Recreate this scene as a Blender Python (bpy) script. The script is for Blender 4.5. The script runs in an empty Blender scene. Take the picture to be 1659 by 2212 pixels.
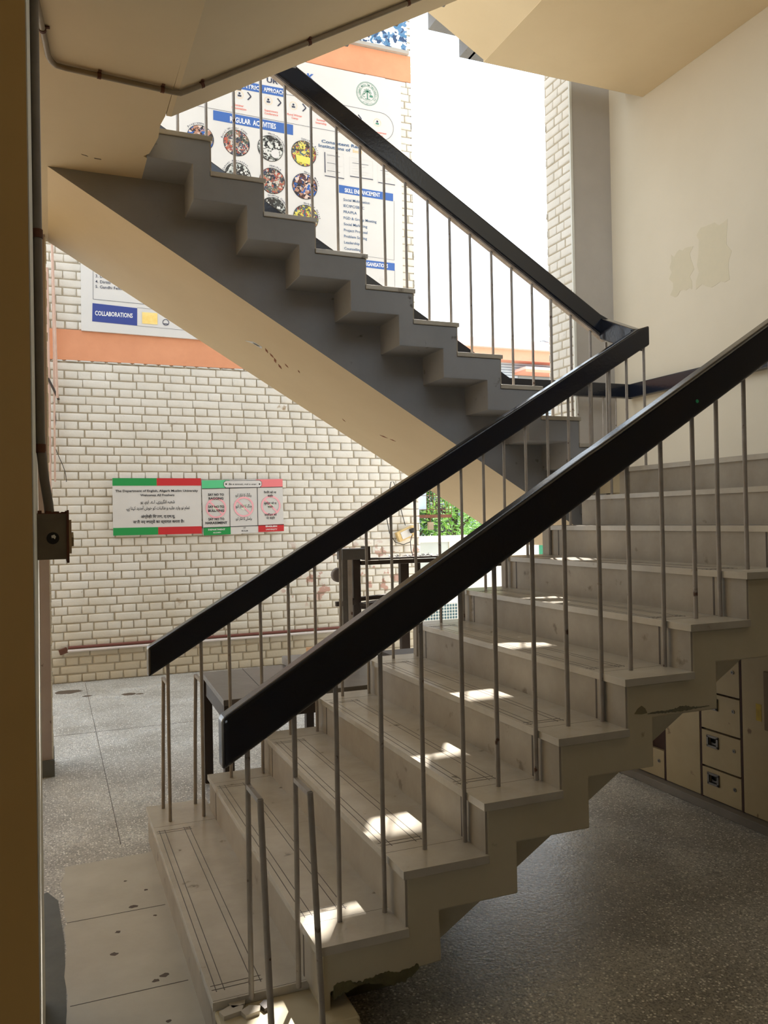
import bpy, bmesh, math, random
from mathutils import Vector, Matrix
random.seed(7)
S = bpy.context.scene
COL = S.collection

# ------------------------------------------------------------------ camera
CAM = Vector((-0.3977, -2.1778, 1.4896))
YAW, PITCH, ROLL, FPX = 0.3859, 0.0091, -0.0186, 1774.26
fw = Vector((math.sin(YAW)*math.cos(PITCH), math.cos(YAW)*math.cos(PITCH), math.sin(PITCH)))
rt = Vector((math.cos(YAW), -math.sin(YAW), 0)); up = rt.cross(fw)
c_, s_ = math.cos(ROLL), math.sin(ROLL)
R_ = c_*rt + s_*up; U_ = -s_*rt + c_*up
cd = bpy.data.cameras.new('camera'); cam = bpy.data.objects.new('camera', cd); COL.objects.link(cam)
cd.sensor_fit = 'HORIZONTAL'; cd.sensor_width = 36; cd.lens = 36*FPX/1659
cd.clip_start = 0.05; cd.clip_end = 300
m = Matrix((R_, U_, -fw)).transposed().to_4x4(); m.translation = CAM
cam.matrix_world = m
S.camera = cam

# ------------------------------------------------------------------ sky, sun, exposure
w = bpy.data.worlds.new('sky'); S.world = w; w.use_nodes = True
nt = w.node_tree; nt.nodes.clear()
out = nt.nodes.new('ShaderNodeOutputWorld'); bg = nt.nodes.new('ShaderNodeBackground')
geo = nt.nodes.new('ShaderNodeTexCoord'); sep = nt.nodes.new('ShaderNodeSeparateXYZ'); ramp = nt.nodes.new('ShaderNodeValToRGB')
nt.links.new(geo.outputs['Generated'], sep.inputs[0]); nt.links.new(sep.outputs[2], ramp.inputs[0])
ramp.color_ramp.elements[0].color = (0.88, 0.95, 1.0, 1); ramp.color_ramp.elements[0].position = 0.0
ramp.color_ramp.elements[1].color = (0.77, 0.88, 1.0, 1); ramp.color_ramp.elements[1].position = 0.7
nt.links.new(ramp.outputs[0], bg.inputs[0]); bg.inputs[1].default_value = 2.75
nt.links.new(bg.outputs[0], out.inputs[0])
sl = bpy.data.lights.new('sun', 'SUN'); sun = bpy.data.objects.new('sun', sl); COL.objects.link(sun)
sl.energy = 17.0; sl.angle = 0.012; sl.color = (1.0, 0.93, 0.84)
SUND = Vector((-0.40, -0.678, -1.0)).normalized()
sun.rotation_euler = SUND.to_track_quat('-Z', 'Y').to_euler(); sun.location = (6, 12, 14)
vs = S.view_settings; vs.view_transform = 'Standard'; vs.look = 'None'; vs.gamma = 1; vs.use_curve_mapping = False
vs.exposure = -0.14
S.cycles.max_bounces = 12; S.cycles.diffuse_bounces = 8

# ------------------------------------------------------------------ materials
MATS = {}
def srgb(r, g, b):
    f = lambda v: (v/255/12.92 if v/255 <= .04045 else ((v/255+.055)/1.055)**2.4)
    return (f(r), f(g), f(b), 1)
def mat(name, col, rough=0.7, var=None, scale=6.0, amount=0.5, bump=0.0, bscale=40.0, metal=0.0, spots=None, spot_scale=9.0, spot_thr=0.68, spec=0.5, detail=6.0, emit=None):
    """base colour broken up by a noise between col and var, plus spots of a third colour and a fine bump"""
    if name in MATS: return MATS[name]
    M = bpy.data.materials.new(name); M.use_nodes = True; N = M.node_tree.nodes; L = M.node_tree.links
    b = N['Principled BSDF']; b.inputs['Roughness'].default_value = rough; b.inputs['Metallic'].default_value = metal
    b.inputs['Specular IOR Level'].default_value = spec
    tc = N.new('ShaderNodeTexCoord')
    src = None
    if var:
        n = N.new('ShaderNodeTexNoise'); n.inputs['Scale'].default_value = scale; n.inputs['Detail'].default_value = detail
        n.inputs['Roughness'].default_value = .62
        L.new(tc.outputs['Object'], n.inputs['Vector'])
        r = N.new('ShaderNodeValToRGB'); r.color_ramp.elements[0].position = .5-amount*.35; r.color_ramp.elements[1].position = .5+amount*.35
        r.color_ramp.elements[0].color = col; r.color_ramp.elements[1].color = var
        L.new(n.outputs[0], r.inputs[0]); src = r.outputs[0]
        if spots:
            n2 = N.new('ShaderNodeTexNoise'); n2.inputs['Scale'].default_value = spot_scale; n2.inputs['Detail'].default_value = 8
            L.new(tc.outputs['Object'], n2.inputs['Vector'])
            r2 = N.new('ShaderNodeValToRGB'); r2.color_ramp.elements[0].position = spot_thr; r2.color_ramp.elements[1].position = spot_thr+.05
            L.new(n2.outputs[0], r2.inputs[0])
            mx = N.new('ShaderNodeMix'); mx.data_type = 'RGBA'
            L.new(r2.outputs[0], mx.inputs[0]); L.new(src, mx.inputs[6]); mx.inputs[7].default_value = spots
            src = mx.outputs[2]
        L.new(src, b.inputs['Base Color'])
    else:
        b.inputs['Base Color'].default_value = col
    if bump:
        nb = N.new('ShaderNodeTexNoise'); nb.inputs['Scale'].default_value = bscale; nb.inputs['Detail'].default_value = 5
        L.new(tc.outputs['Object'], nb.inputs['Vector'])
        bp = N.new('ShaderNodeBump'); bp.inputs['Strength'].default_value = bump; bp.inputs['Distance'].default_value = 0.004
        L.new(nb.outputs[0], bp.inputs['Height']); L.new(bp.outputs[0], b.inputs['Normal'])
    if emit:
        b.inputs['Emission Color'].default_value = emit[0]; b.inputs['Emission Strength'].default_value = emit[1]
    MATS[name] = M; return M

def terrazzo(name, base, base2, chip, rough, dens=0.30, scale=85.0):
    M = bpy.data.materials.new(name); M.use_nodes = True; N = M.node_tree.nodes; L = M.node_tree.links
    b = N['Principled BSDF']; b.inputs['Roughness'].default_value = rough
    tc = N.new('ShaderNodeTexCoord')
    n = N.new('ShaderNodeTexNoise'); n.inputs['Scale'].default_value = 2.2; n.inputs['Detail'].default_value = 7
    L.new(tc.outputs['Object'], n.inputs['Vector'])
    r = N.new('ShaderNodeValToRGB'); r.color_ramp.elements[0].position = .36; r.color_ramp.elements[1].position = .64
    r.color_ramp.elements[0].color = base; r.color_ramp.elements[1].color = base2
    L.new(n.outputs[0], r.inputs[0])
    v = N.new('ShaderNodeTexVoronoi'); v.inputs['Scale'].default_value = scale; v.inputs['Randomness'].default_value = 1
    L.new(tc.outputs['Object'], v.inputs['Vector'])
    d = N.new('ShaderNodeMath'); d.operation = 'LESS_THAN'; d.inputs[1].default_value = dens
    L.new(v.outputs['Distance'], d.inputs[0])
    sp = N.new('ShaderNodeSeparateColor'); L.new(v.outputs['Color'], sp.inputs[0])
    g = N.new('ShaderNodeMath'); g.operation = 'GREATER_THAN'; g.inputs[1].default_value = .45; L.new(sp.outputs[0], g.inputs[0])
    mu = N.new('ShaderNodeMath'); mu.operation = 'MULTIPLY'; L.new(d.outputs[0], mu.inputs[0]); L.new(g.outputs[0], mu.inputs[1])
    mx = N.new('ShaderNodeMix'); mx.data_type = 'RGBA'; L.new(mu.outputs[0], mx.inputs[0]); L.new(r.outputs[0], mx.inputs[6]); mx.inputs[7].default_value = chip
    v2 = N.new('ShaderNodeTexVoronoi'); v2.inputs['Scale'].default_value = scale*2.3; L.new(tc.outputs['Object'], v2.inputs['Vector'])
    s2 = N.new('ShaderNodeSeparateColor'); L.new(v2.outputs['Color'], s2.inputs[0])
    r2 = N.new('ShaderNodeValToRGB'); r2.color_ramp.interpolation = 'CONSTANT'; e_ = r2.color_ramp.elements
    e_[0].color = (.55, .55, .55, 1); e_[1].position = .33; e_[1].color = (1, 1, 1, 1); e3 = e_.new(.72); e3.color = (1.28, 1.27, 1.24, 1)
    L.new(s2.outputs[1], r2.inputs[0])
    m3 = N.new('ShaderNodeMix'); m3.data_type = 'RGBA'; m3.blend_type = 'MULTIPLY'; m3.inputs[0].default_value = .8
    L.new(mx.outputs[2], m3.inputs[6]); L.new(r2.outputs[0], m3.inputs[7])
    L.new(m3.outputs[2], b.inputs['Base Color'])
    rr = N.new('ShaderNodeMapRange'); rr.inputs[3].default_value = rough; rr.inputs[4].default_value = rough+.22
    L.new(n.outputs[0], rr.inputs[0]); L.new(rr.outputs[0], b.inputs['Roughness'])
    bp = N.new('ShaderNodeBump'); bp.inputs['Strength'].default_value = .25; bp.inputs['Distance'].default_value = .002
    L.new(v.outputs['Distance'], bp.inputs['Height']); L.new(bp.outputs[0], b.inputs['Normal'])
    MATS[name] = M; return M

cream = mat('cream_paint', srgb(216, 197, 162), .75, srgb(207, 187, 151), 1.7, .8, .25, 12)
cream_side = mat('dirty_cream_paint', srgb(192, 183, 158), .7, srgb(174, 163, 136), 3.0, .9, .35, 18, spots=srgb(120, 106, 82), spot_thr=.70, spot_scale=7)
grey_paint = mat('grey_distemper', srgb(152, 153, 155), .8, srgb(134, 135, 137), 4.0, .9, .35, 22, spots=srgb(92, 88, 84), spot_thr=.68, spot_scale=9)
yellow_wall = mat('pale_yellow_plaster', srgb(208, 197, 176), .8, srgb(199, 188, 166), 1.2, .8, .3, 10)
grey_wall = mat('bare_grey_plaster', srgb(180, 174, 166), .8, srgb(164, 158, 150), 2.0, .9, .4, 14)
brickp = mat('whitewashed_brick', srgb(229, 226, 219), .8, srgb(208, 203, 192), 3.2, .9, .5, 55, spots=srgb(158, 136, 108), spot_thr=.70, spot_scale=5)
def brick_dirt(M):
    N = M.node_tree.nodes; L = M.node_tree.links; b = N['Principled BSDF']
    src = b.inputs['Base Color'].links[0].from_socket
    tc = N.new('ShaderNodeTexCoord'); sp = N.new('ShaderNodeSeparateXYZ'); L.new(tc.outputs['Object'], sp.inputs[0])
    def noise(sc, det=6):
        n = N.new('ShaderNodeTexNoise'); n.inputs['Scale'].default_value = sc; n.inputs['Detail'].default_value = det; L.new(tc.outputs['Object'], n.inputs['Vector']); return n.outputs[0]
    def math_(op, a, b_):
        m = N.new('ShaderNodeMath'); m.operation = op
        for i, v in enumerate((a, b_)):
            if isinstance(v, (int, float)): m.inputs[i].default_value = v
            else: L.new(v, m.inputs[i])
        return m.outputs[0]
    def ramp_(v, a, b_):
        r = N.new('ShaderNodeMapRange'); r.interpolation_type = 'SMOOTHSTEP'; L.new(v, r.inputs[0]); r.inputs[1].default_value = a; r.inputs[2].default_value = b_; return r.outputs[0]
    def mix(f, c):
        nonlocal src
        m = N.new('ShaderNodeMix'); m.data_type = 'RGBA'; L.new(f, m.inputs[0]); L.new(src, m.inputs[6]); m.inputs[7].default_value = c; src = m.outputs[2]
    n1 = noise(3.5)
    # yellowish grime on the lowest courses with a ragged top, streaks of grey grime above
    foot = ramp_(math_('ADD', sp.outputs[2], math_('MULTIPLY', n1, .5)), .66, .44)
    mix(math_('MULTIPLY', foot, .75), srgb(172, 154, 120))
    mid = ramp_(math_('ADD', sp.outputs[2], math_('MULTIPLY', noise(2.3), 1.6)), 1.9, 1.1)
    mix(math_('MULTIPLY', mid, .55), srgb(198, 188, 166))
    # patches where the whitewash peeled off red brick
    box = math_('MULTIPLY', ramp_(sp.outputs[0], 1.6, 2.0), math_('MULTIPLY', ramp_(sp.outputs[2], .5, .75), ramp_(sp.outputs[2], 1.35, 1.1)))
    red_ = math_('MULTIPLY', box, ramp_(noise(9, 10), .56, .60))
    mix(math_('MULTIPLY', red_, .65), srgb(170, 100, 78))
    L.new(src, b.inputs['Base Color'])
brick_dirt(brickp)
mortar = mat('dark_mortar', srgb(192, 182, 162), .9, srgb(160, 148, 126), 9.0, .9)
salmon = mat('salmon_plaster', srgb(226, 160, 122), .85, srgb(210, 144, 108), 3.5, .9, .4, 12, spots=srgb(150, 118, 98), spot_thr=.69, spot_scale=3.0)
marble = mat('worn_marble_tread', srgb(190, 184, 171), .27, srgb(160, 152, 138), 5.0, .9, .12, 60, spots=srgb(112, 102, 86), spot_thr=.69, spot_scale=10)
riser_m = mat('stained_riser', srgb(168, 161, 148), .5, srgb(132, 122, 108), 5.0, 1.0, .2, 30, spots=srgb(112, 102, 88), spot_thr=.655, spot_scale=8)
inlay = mat('dark_inlay_strip', srgb(62, 50, 40), .5)
terr = terrazzo('grey_terrazzo', srgb(190, 189, 184), srgb(156, 153, 146), srgb(238, 236, 230), .18, .34, 78)
apron_m = mat('pale_marble_apron', srgb(194, 190, 176), .32, srgb(162, 156, 140), 3.0, .9, .15, 40, spots=srgb(92, 78, 62), spot_thr=.71, spot_scale=7)
cement = mat('blue_grey_cement', srgb(104, 106, 102), .8, srgb(84, 86, 82), 7.0, .9, .3, 40)
varnish = mat('black_brown_varnished_wood', srgb(12, 20, 34), .19, srgb(20, 18, 24), 9.0, .8, .12, 60, spec=.6)
barst = mat('pale_flat_bar', srgb(170, 158, 146), .6, srgb(110, 96, 84), 20.0, .9)
rod = mat('grey_painted_steel', srgb(162, 155, 148), .45, srgb(130, 121, 112), 14.0, .9, .2, 60, spots=srgb(74, 46, 32), spot_thr=.66, spot_scale=22)
ochre = mat('ochre_gloss_paint', srgb(200, 160, 92), .6, srgb(186, 146, 78), 1.5, .9, .15, 20, spots=srgb(92, 62, 28), spot_thr=.73, spot_scale=8)
whitewash = mat('white_plaster_edge', srgb(224, 224, 216), .8, srgb(204, 204, 196), 9, .9)
pvc = mat('dusty_conduit', srgb(150, 136, 112), .55, srgb(124, 108, 84), 12, .9)
pvc_g = mat('grey_conduit', srgb(126, 118, 108), .5, srgb(104, 96, 88), 12, .9)
rust = mat('rusty_clip', srgb(110, 66, 44), .8, srgb(72, 42, 30), 30, .9)
ironbox = mat('old_grey_iron', srgb(128, 120, 106), .6, srgb(100, 88, 74), 9, .9, .3, 50, spots=srgb(72, 42, 28), spot_thr=.66, spot_scale=12)
black = mat('black', srgb(14, 13, 13), .5)
locker_m = mat('beige_locker_paint', srgb(178, 160, 122), .5, srgb(160, 140, 102), 4, .9, .15, 30, spots=srgb(112, 84, 54), spot_thr=.69, spot_scale=12)
locker_gap = mat('rusty_gap', srgb(74, 42, 28), .8, srgb(40, 24, 18), 14, .9)
steel = mat('dull_steel', srgb(120, 116, 112), .4, srgb(96, 92, 88), 12, .9, metal=.7)
darkwood = mat('dark_old_wood', srgb(58, 46, 38), .5, srgb(42, 32, 28), 12, .9, .3, 40)
tabletop = mat('worn_laminate_top', srgb(108, 102, 96), .35, srgb(84, 76, 70), 8, .9, .15, 40)
white = mat('glossy_white_print', srgb(218, 216, 214), .45, srgb(208, 206, 203), 1.5, .8)
blue = mat('banner_blue', srgb(58, 100, 172), .5)
navy = mat('banner_navy', srgb(44, 62, 140), .5)
txt_blue = mat('print_blue', srgb(58, 92, 132), .6)
txt_dark = mat('print_dark', srgb(52, 56, 78), .6)
txt_black = mat('print_black', srgb(28, 28, 28), .6)
txt_white = mat('print_white', srgb(240, 240, 240), .6)
txt_red = mat('print_salmon', srgb(222, 98, 76), .6)
txt_orange = mat('print_orange', srgb(244, 200, 140), .6)
green = mat('print_green', srgb(36, 148, 76), .5)
mint = mat('print_mint', srgb(92, 200, 140), .5)
red = mat('print_red', srgb(196, 46, 50), .5)
pink = mat('print_pink', srgb(236, 128, 134), .5)
palepink = mat('print_pale_pink', srgb(244, 176, 186), .5)
ringgreen = mat('seal_green', srgb(62, 132, 108), .5)
gold = mat('print_gold', srgb(240, 200, 96), .5, srgb(250, 230, 160), 12, .9)
paper_grey = mat('print_grey', srgb(214, 212, 212), .5)

def photo_mat(name, cols, scale=26):
    M = bpy.data.materials.new(name); M.use_nodes = True; N = M.node_tree.nodes; L = M.node_tree.links
    b = N['Principled BSDF']; b.inputs['Roughness'].default_value = .5
    tc = N.new('ShaderNodeTexCoord'); v = N.new('ShaderNodeTexVoronoi'); v.inputs['Scale'].default_value = scale
    nz = N.new('ShaderNodeTexNoise'); nz.inputs['Scale'].default_value = scale*.6
    ad = N.new('ShaderNodeMixRGB'); ad.inputs[0].default_value = .12
    L.new(tc.outputs['Object'], ad.inputs[1]); L.new(tc.outputs['Object'], nz.inputs['Vector']); L.new(nz.outputs[1], ad.inputs[2])
    L.new(ad.outputs[0], v.inputs['Vector'])
    s = N.new('ShaderNodeSeparateColor'); L.new(v.outputs['Color'], s.inputs[0])
    r = N.new('ShaderNodeValToRGB'); r.color_ramp.interpolation = 'CONSTANT'
    el = r.color_ramp.elements
    while len(el) < len(cols): el.new(.5)
    for i, c in enumerate(cols): el[i].position = i/len(cols); el[i].color = c
    L.new(s.outputs[0], r.inputs[0]); L.new(r.outputs[0], b.inputs['Base Color'])
    return M

# ------------------------------------------------------------------ helpers
class MB:
    """collects shapes into one mesh; every shape may have its own material slot"""
    def __init__(s): s.v = []; s.f = []; s.mi = []; s.mats = []; s.sm = []
    def _m(s, m):
        if m not in s.mats: s.mats.append(m)
        return s.mats.index(m)
    def add(s, vs, fs, m, smooth=False):
        o = len(s.v); s.v += [tuple(v) for v in vs]; i = s._m(m)
        for f in fs: s.f.append(tuple(o+k for k in f)); s.mi.append(i); s.sm.append(smooth)
        return s
    def box(s, a, b, m):
        x0, y0, z0 = a; x1, y1, z1 = b
        vs = [(x0,y0,z0),(x1,y0,z0),(x1,y1,z0),(x0,y1,z0),(x0,y0,z1),(x1,y0,z1),(x1,y1,z1),(x0,y1,z1)]
        return s.add(vs, [(0,3,2,1),(4,5,6,7),(0,1,5,4),(1,2,6,5),(2,3,7,6),(3,0,4,7)], m)
    def bar(s, p, q, w, t, m, upv=(0,0,1)):
        """rectangular bar from p to q, w wide (sideways), t thick (along upv)"""
        p = Vector(p); q = Vector(q); d = (q-p).normalized(); u = Vector(upv); sd = d.cross(u)
        if sd.length < 1e-4: sd = Vector((1,0,0))
        sd.normalize(); u = sd.cross(d).normalized()
        vs = []
        for c in (p, q):
            for a, b in ((-1,-1),(1,-1),(1,1),(-1,1)): vs.append(c+sd*w/2*a+u*t/2*b)
        return s.add(vs, [(3,2,1,0),(4,5,6,7),(0,1,5,4),(1,2,6,5),(2,3,7,6),(3,0,4,7)], m)
    def prism(s, pts, y0, y1, m, axis='y'):
        """outline pts in the xz plane pushed from y0 to y1 (axis y), yz along x (axis x), xy along z (axis z)"""
        n = len(pts)
        def P(a, b, c): return {'y': (a, c, b), 'x': (c, a, b), 'z': (a, b, c)}[axis]
        vs = [P(a, b, y0) for a, b in pts]+[P(a, b, y1) for a, b in pts]
        fs = [tuple(range(n)), tuple(range(2*n-1, n-1, -1))]+[(i, i+n, (i+1) % n+n, (i+1) % n) for i in range(n)]
        return s.add(vs, fs, m)
    def tube(s, pts, r, m, n=10, cap=True):
        pts = [Vector(p) for p in pts]; rings = []; ref = None
        rs = r if isinstance(r, (list, tuple)) else [r]*len(pts)
        for i, p in enumerate(pts):
            d = (pts[min(i+1, len(pts)-1)]-pts[max(i-1, 0)]).normalized()
            if ref is None:
                ref = d.orthogonal().normalized()
            ref = (ref-d*ref.dot(d)).normalized(); b = d.cross(ref)
            rings.append([p+(ref*math.cos(2*math.pi*k/n)+b*math.sin(2*math.pi*k/n))*rs[i] for k in range(n)])
        vs = [v for g in rings for v in g]; fs = []
        for i in range(len(pts)-1):
            for k in range(n): fs.append((i*n+k, i*n+(k+1) % n, (i+1)*n+(k+1) % n, (i+1)*n+k))
        s.add(vs, fs, m, True)
        if cap: s.add(rings[0], [tuple(range(n-1, -1, -1))], m); s.add(rings[-1], [tuple(range(n))], m)
        return s
    def disc(s, c, r, y, m, n=40, r2=0, t=0.002):
        """disc or ring facing -y, with a little thickness"""
        cx, cz = c
        if r2:
            vs = []
            for k in range(n):
                a = 2*math.pi*k/n
                vs += [(cx+r*math.cos(a), y, cz+r*math.sin(a)), (cx+r2*math.cos(a), y, cz+r2*math.sin(a))]
            return s.add(vs, [(2*k, 2*k+1, (2*k+3) % (2*n), (2*k+2) % (2*n)) for k in range(n)], m)
        pts = [(cx+r*math.cos(2*math.pi*k/n), cz+r*math.sin(2*math.pi*k/n)) for k in range(n)]
        return s.prism(pts, y, y+t, m)
    def quad(s, pts, m): return s.add(pts, [tuple(range(len(pts)))], m)
    def build(s, name, parent=None, bevel=0, seg=2, loc=None, fix=True):
        me = bpy.data.meshes.new(name); me.from_pydata(s.v, [], s.f); me.update()
        for m in s.mats: me.materials.append(m)
        for p, i, sm in zip(me.polygons, s.mi, s.sm): p.material_index = i; p.use_smooth = sm
        if fix:
            bm = bmesh.new(); bm.from_mesh(me); bmesh.ops.recalc_face_normals(bm, faces=bm.faces); bm.to_mesh(me); bm.free()
        o = bpy.data.objects.new(name, me); COL.objects.link(o)
        if parent: o.parent = parent; o.matrix_parent_inverse = parent.matrix_basis.inverted()
        if loc: o.location = loc
        if bevel:
            b = o.modifiers.new('bevel', 'BEVEL'); b.width = bevel; b.segments = seg; b.limit_method = 'ANGLE'; b.angle_limit = .6
        return o
def tag(o, label=None, cat=None, group=None, kind=None):
    for k, v in (('label', label), ('category', cat), ('group', group), ('kind', kind)):
        if v: o[k] = v
    return o
def empty(name, loc, label, cat, group=None):
    o = bpy.data.objects.new(name, None); COL.objects.link(o); o.location = loc; o.empty_display_size = .1
    return tag(o, label, cat, group)
def struct(o): o['kind'] = 'structure'; return o

def bricks(mb, u0, u1, z0, z1, place, skip=None, ch=0.08, seed=1, depth=0.015):
    """raised, round-edged bricks in English bond on a plane; place(u, z, d) gives the 3-D point"""
    rng = random.Random(seed); row = 0; z = z0
    row = int(round(z0/ch))
    while z < z1-.01:
        zt = min(z+ch, z1); st = .247 if row % 2 else .1235
        u = u0 - (0.06 if row % 2 else 0.0) - rng.random()*.02
        while u < u1:
            un = u+st*(1+rng.uniform(-.05, .05))
            a, b = max(u, u0), min(un, u1)
            if b-a > .02 and not (skip and skip(a, b, z, zt)):
                g = .0042; j = lambda k=.0035: rng.uniform(-k, k)
                A0, B0, C0, D0 = a+g+j(), b-g+j(), z+g+j(.002), zt-g+j(.002)
                dd = depth+rng.uniform(-.004, .003)
                vs = []
                for ins, d in ((0, 0), (.0025, dd*.55), (.007, dd*.88), (.014, dd)):
                    vs += [place(A0+ins, C0+ins, d), place(B0-ins, C0+ins, d), place(B0-ins, D0-ins, d), place(A0+ins, D0-ins, d)]
                fs = []
                for L in (0, 4, 8):
                    for k in range(4): fs.append((L+k, L+(k+1) % 4, L+4+(k+1) % 4, L+4+k))
                fs.append((12, 13, 14, 15))
                mb.add(vs, fs, brickp, True)
            u = un
        z = zt; row += 1

# lettering -------------------------------------------------------
FORMS = {'ا': ('\uFE8D', '\uFE8E'), 'آ': ('\uFE81', '\uFE82'), 'ب': ('\uFE8F', '\uFE90', '\uFE91', '\uFE92'), 'ت': ('\uFE95', '\uFE96', '\uFE97', '\uFE98'),
 'ج': ('\uFE9D', '\uFE9E', '\uFE9F', '\uFEA0'), 'خ': ('\uFEA5', '\uFEA6', '\uFEA7', '\uFEA8'), 'د': ('\uFEA9', '\uFEAA'), 'ر': ('\uFEAD', '\uFEAE'), 'ز': ('\uFEAF', '\uFEB0'),
 'س': ('\uFEB1', '\uFEB2', '\uFEB3', '\uFEB4'), 'ش': ('\uFEB5', '\uFEB6', '\uFEB7', '\uFEB8'), 'ط': ('\uFEC1', '\uFEC2', '\uFEC3', '\uFEC4'), 'ع': ('\uFEC9', '\uFECA', '\uFECB', '\uFECC'),
 'ل': ('\uFEDD', '\uFEDE', '\uFEDF', '\uFEE0'), 'م': ('\uFEE1', '\uFEE2', '\uFEE3', '\uFEE4'), 'ن': ('\uFEE5', '\uFEE6', '\uFEE7', '\uFEE8'), 'و': ('\uFEED', '\uFEEE'),
 'ک': ('\uFB8E', '\uFB8F', '\uFB90', '\uFB91'), 'گ': ('\uFB92', '\uFB93', '\uFB94', '\uFB95'), 'ہ': ('\uFBA6', '\uFBA7', '\uFBA8', '\uFBA9'), 'ی': ('\uFBFC', '\uFBFD', '\uFBFE', '\uFBFF'),
 'ے': ('\uFBAE', '\uFBAF'), 'ٹ': ('\uFB66', '\uFB67', '\uFB68', '\uFB69')}
def urdu(t):
    o = []
    for i, c in enumerate(t):
        F = FORMS.get(c)
        if not F: o.append(c); continue
        prev = i > 0 and len(FORMS.get(t[i-1], ())) == 4
        nxt = len(F) == 4 and i+1 < len(t) and t[i+1] in FORMS
        o.append(F[(3 if nxt else 1) if prev else (2 if nxt else 0)])
    return ''.join(reversed(o))
def glyphs(text, bold=0.0):
    cu = bpy.data.curves.new('t', 'FONT'); cu.body = text; cu.size = 1; cu.offset = bold; cu.resolution_u = 2
    cu.fill_mode = 'BOTH' if False else 'FRONT'
    o = bpy.data.objects.new('t', cu); COL.objects.link(o)
    dg = bpy.context.evaluated_depsgraph_get(); me = bpy.data.meshes.new_from_object(o.evaluated_get(dg))
    vs = [v.co.copy() for v in me.vertices]; fs = [tuple(p.vertices) for p in me.polygons]
    bpy.data.objects.remove(o); bpy.data.curves.remove(cu); bpy.data.meshes.remove(me)
    return vs, fs
def text(mb, s, x, z, h, y, m, width=None, align='l', bold=0.012, slant=0.0, fit=None):
    """s written on the plane y, cap height h, starting / centred / ending at x, baseline z; width squeezes the line to that length"""
    vs, fs = glyphs(s, bold)
    if not vs: return
    x0 = min(v.x for v in vs); x1 = max(v.x for v in vs)
    k = h/0.73 if fit is None else fit
    kx = k if not width else width/(x1-x0)
    W_ = (x1-x0)*kx
    ox = {'l': x, 'c': x-W_/2, 'r': x-W_}[align]
    mb.add([(ox+(v.x-x0)*kx+slant*v.y*k, y, z+v.y*k) for v in vs], fs, m)
class Parts:
    """stands in for a mesh builder: every line of text becomes a part of its own"""
    def __init__(s, name, parent): s.n = name; s.p = parent
    def text(s, *a, **k): b_ = MB(); text(b_, *a, **k); b_.build(s.n, s.p, fix=False)
    def arc(s, *a): b_ = MB(); arctext(b_, *a); b_.build(s.n, s.p, fix=False)
def arctext(mb, s, cx, cz, r, a0, a1, h, y, m):
    n = len(s)
    for i, ch in enumerate(s):
        if ch == ' ': continue
        a = a0+(a1-a0)*(i+.5)/n
        vs, fs = glyphs(ch, .01)
        if not vs: continue
        xm = (min(v.x for v in vs)+max(v.x for v in vs))/2; k = h/.73
        t = a-math.pi/2; c, q = math.cos(t), math.sin(t); bx, bz = cx+r*math.cos(a), cz+r*math.sin(a)
        mb.add([(bx+((v.x-xm)*c-v.y*q)*k, y, bz+((v.x-xm)*q+v.y*c)*k) for v in vs], fs, m)

# ================================================================== THE SETTING
XR = 4.22
YB = 1.837                    # near edge of the second flight
Wd = 1.683                    # width of a flight
L1, L2, L3 = 1.76, 3.53, 5.245
# floor
b = MB(); b.box((-4, -5.5, -.12), (XR, 8, 0), terr); fl = struct(b.build('floor'))
b = MB()
rag = [(-.372, .30), (-.375, .477), (-.368, .62), (-.376, .75), (-.366, .93), (-.372, 1.08), (-.361, 1.132), (-.372, 1.25), (-.366, 1.36), (-.380, 1.50), (-.362, 1.60), (-.361, 1.678), (-.10, 1.685), (.01, 1.69), (.01, -1.6), (-.36, -1.6), (-.37, -.6), (-.366, -.1)]
b.prism(rag, .0, .004, apron_m, 'z')
for y in (1.135, .56, -.02, -.6): b.box((-.362, y-.0015, .0035), (-.003, y+.0015, .0046), inlay)
mark = mat('dark_floor_mark', srgb(84, 70, 56), .7)
def blot(mb, x, y, r, z, seed):
    rg = random.Random(seed); mb.prism([(x+r*(1+rg.uniform(-.35, .3))*math.cos(a*.7)*1.2, y+r*(1+rg.uniform(-.35, .3))*math.sin(a*.7)) for a in range(9)], z, z+.0008, mark, 'z')
for i, (x, y, r) in enumerate([(-.12, 1.17, .013), (-.19, .985, .009), (-.215, .83, .011), (-.10, .60, .010), (-.05, 1.06, .006), (-.07, .62, .012), (-.13, 1.42, .006), (-.06, 1.30, .008), (-.09, .36, .008)]): blot(b, x, y, r, .0036, i)
struct(b.build('floor'))
b = MB(); b.prism([(-.62, -1.6), (-.372, -1.6), (-.372, 1.0), (-.39, 1.35), (-.43, 1.45), (-.5, 1.4), (-.62, 1.4)], .0, .002, cement, 'z'); struct(b.build('floor'))
b = MB()
for x in (-.115, 1.1, 2.3): b.box((x-.0015, 1.85, 0), (x+.0015, 6.1, .001), inlay)
for y in (4.1,): b.box((-.9, y-.0015, 0), (3.3, y+.0015, .001), inlay)
for i, (x, y, r) in enumerate([(-.28, 5.7, .09), (.22, 5.35, .06), (-.12, 5.45, .03), (.30, 5.33, .03)]): blot(b, x, y, r, .0, i+20)
struct(b.build('floor'))
b = MB(); b.box((XR, -5.5, -.16), (40, 60, -.05), mat('pale_concrete_yard', srgb(222, 216, 204), .8, srgb(204, 198, 184), 2, .9, .3, 20))
b.box((-4, 8, -.16), (XR, 60, -.05), MATS['pale_concrete_yard']); struct(b.build('floor'))

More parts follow.
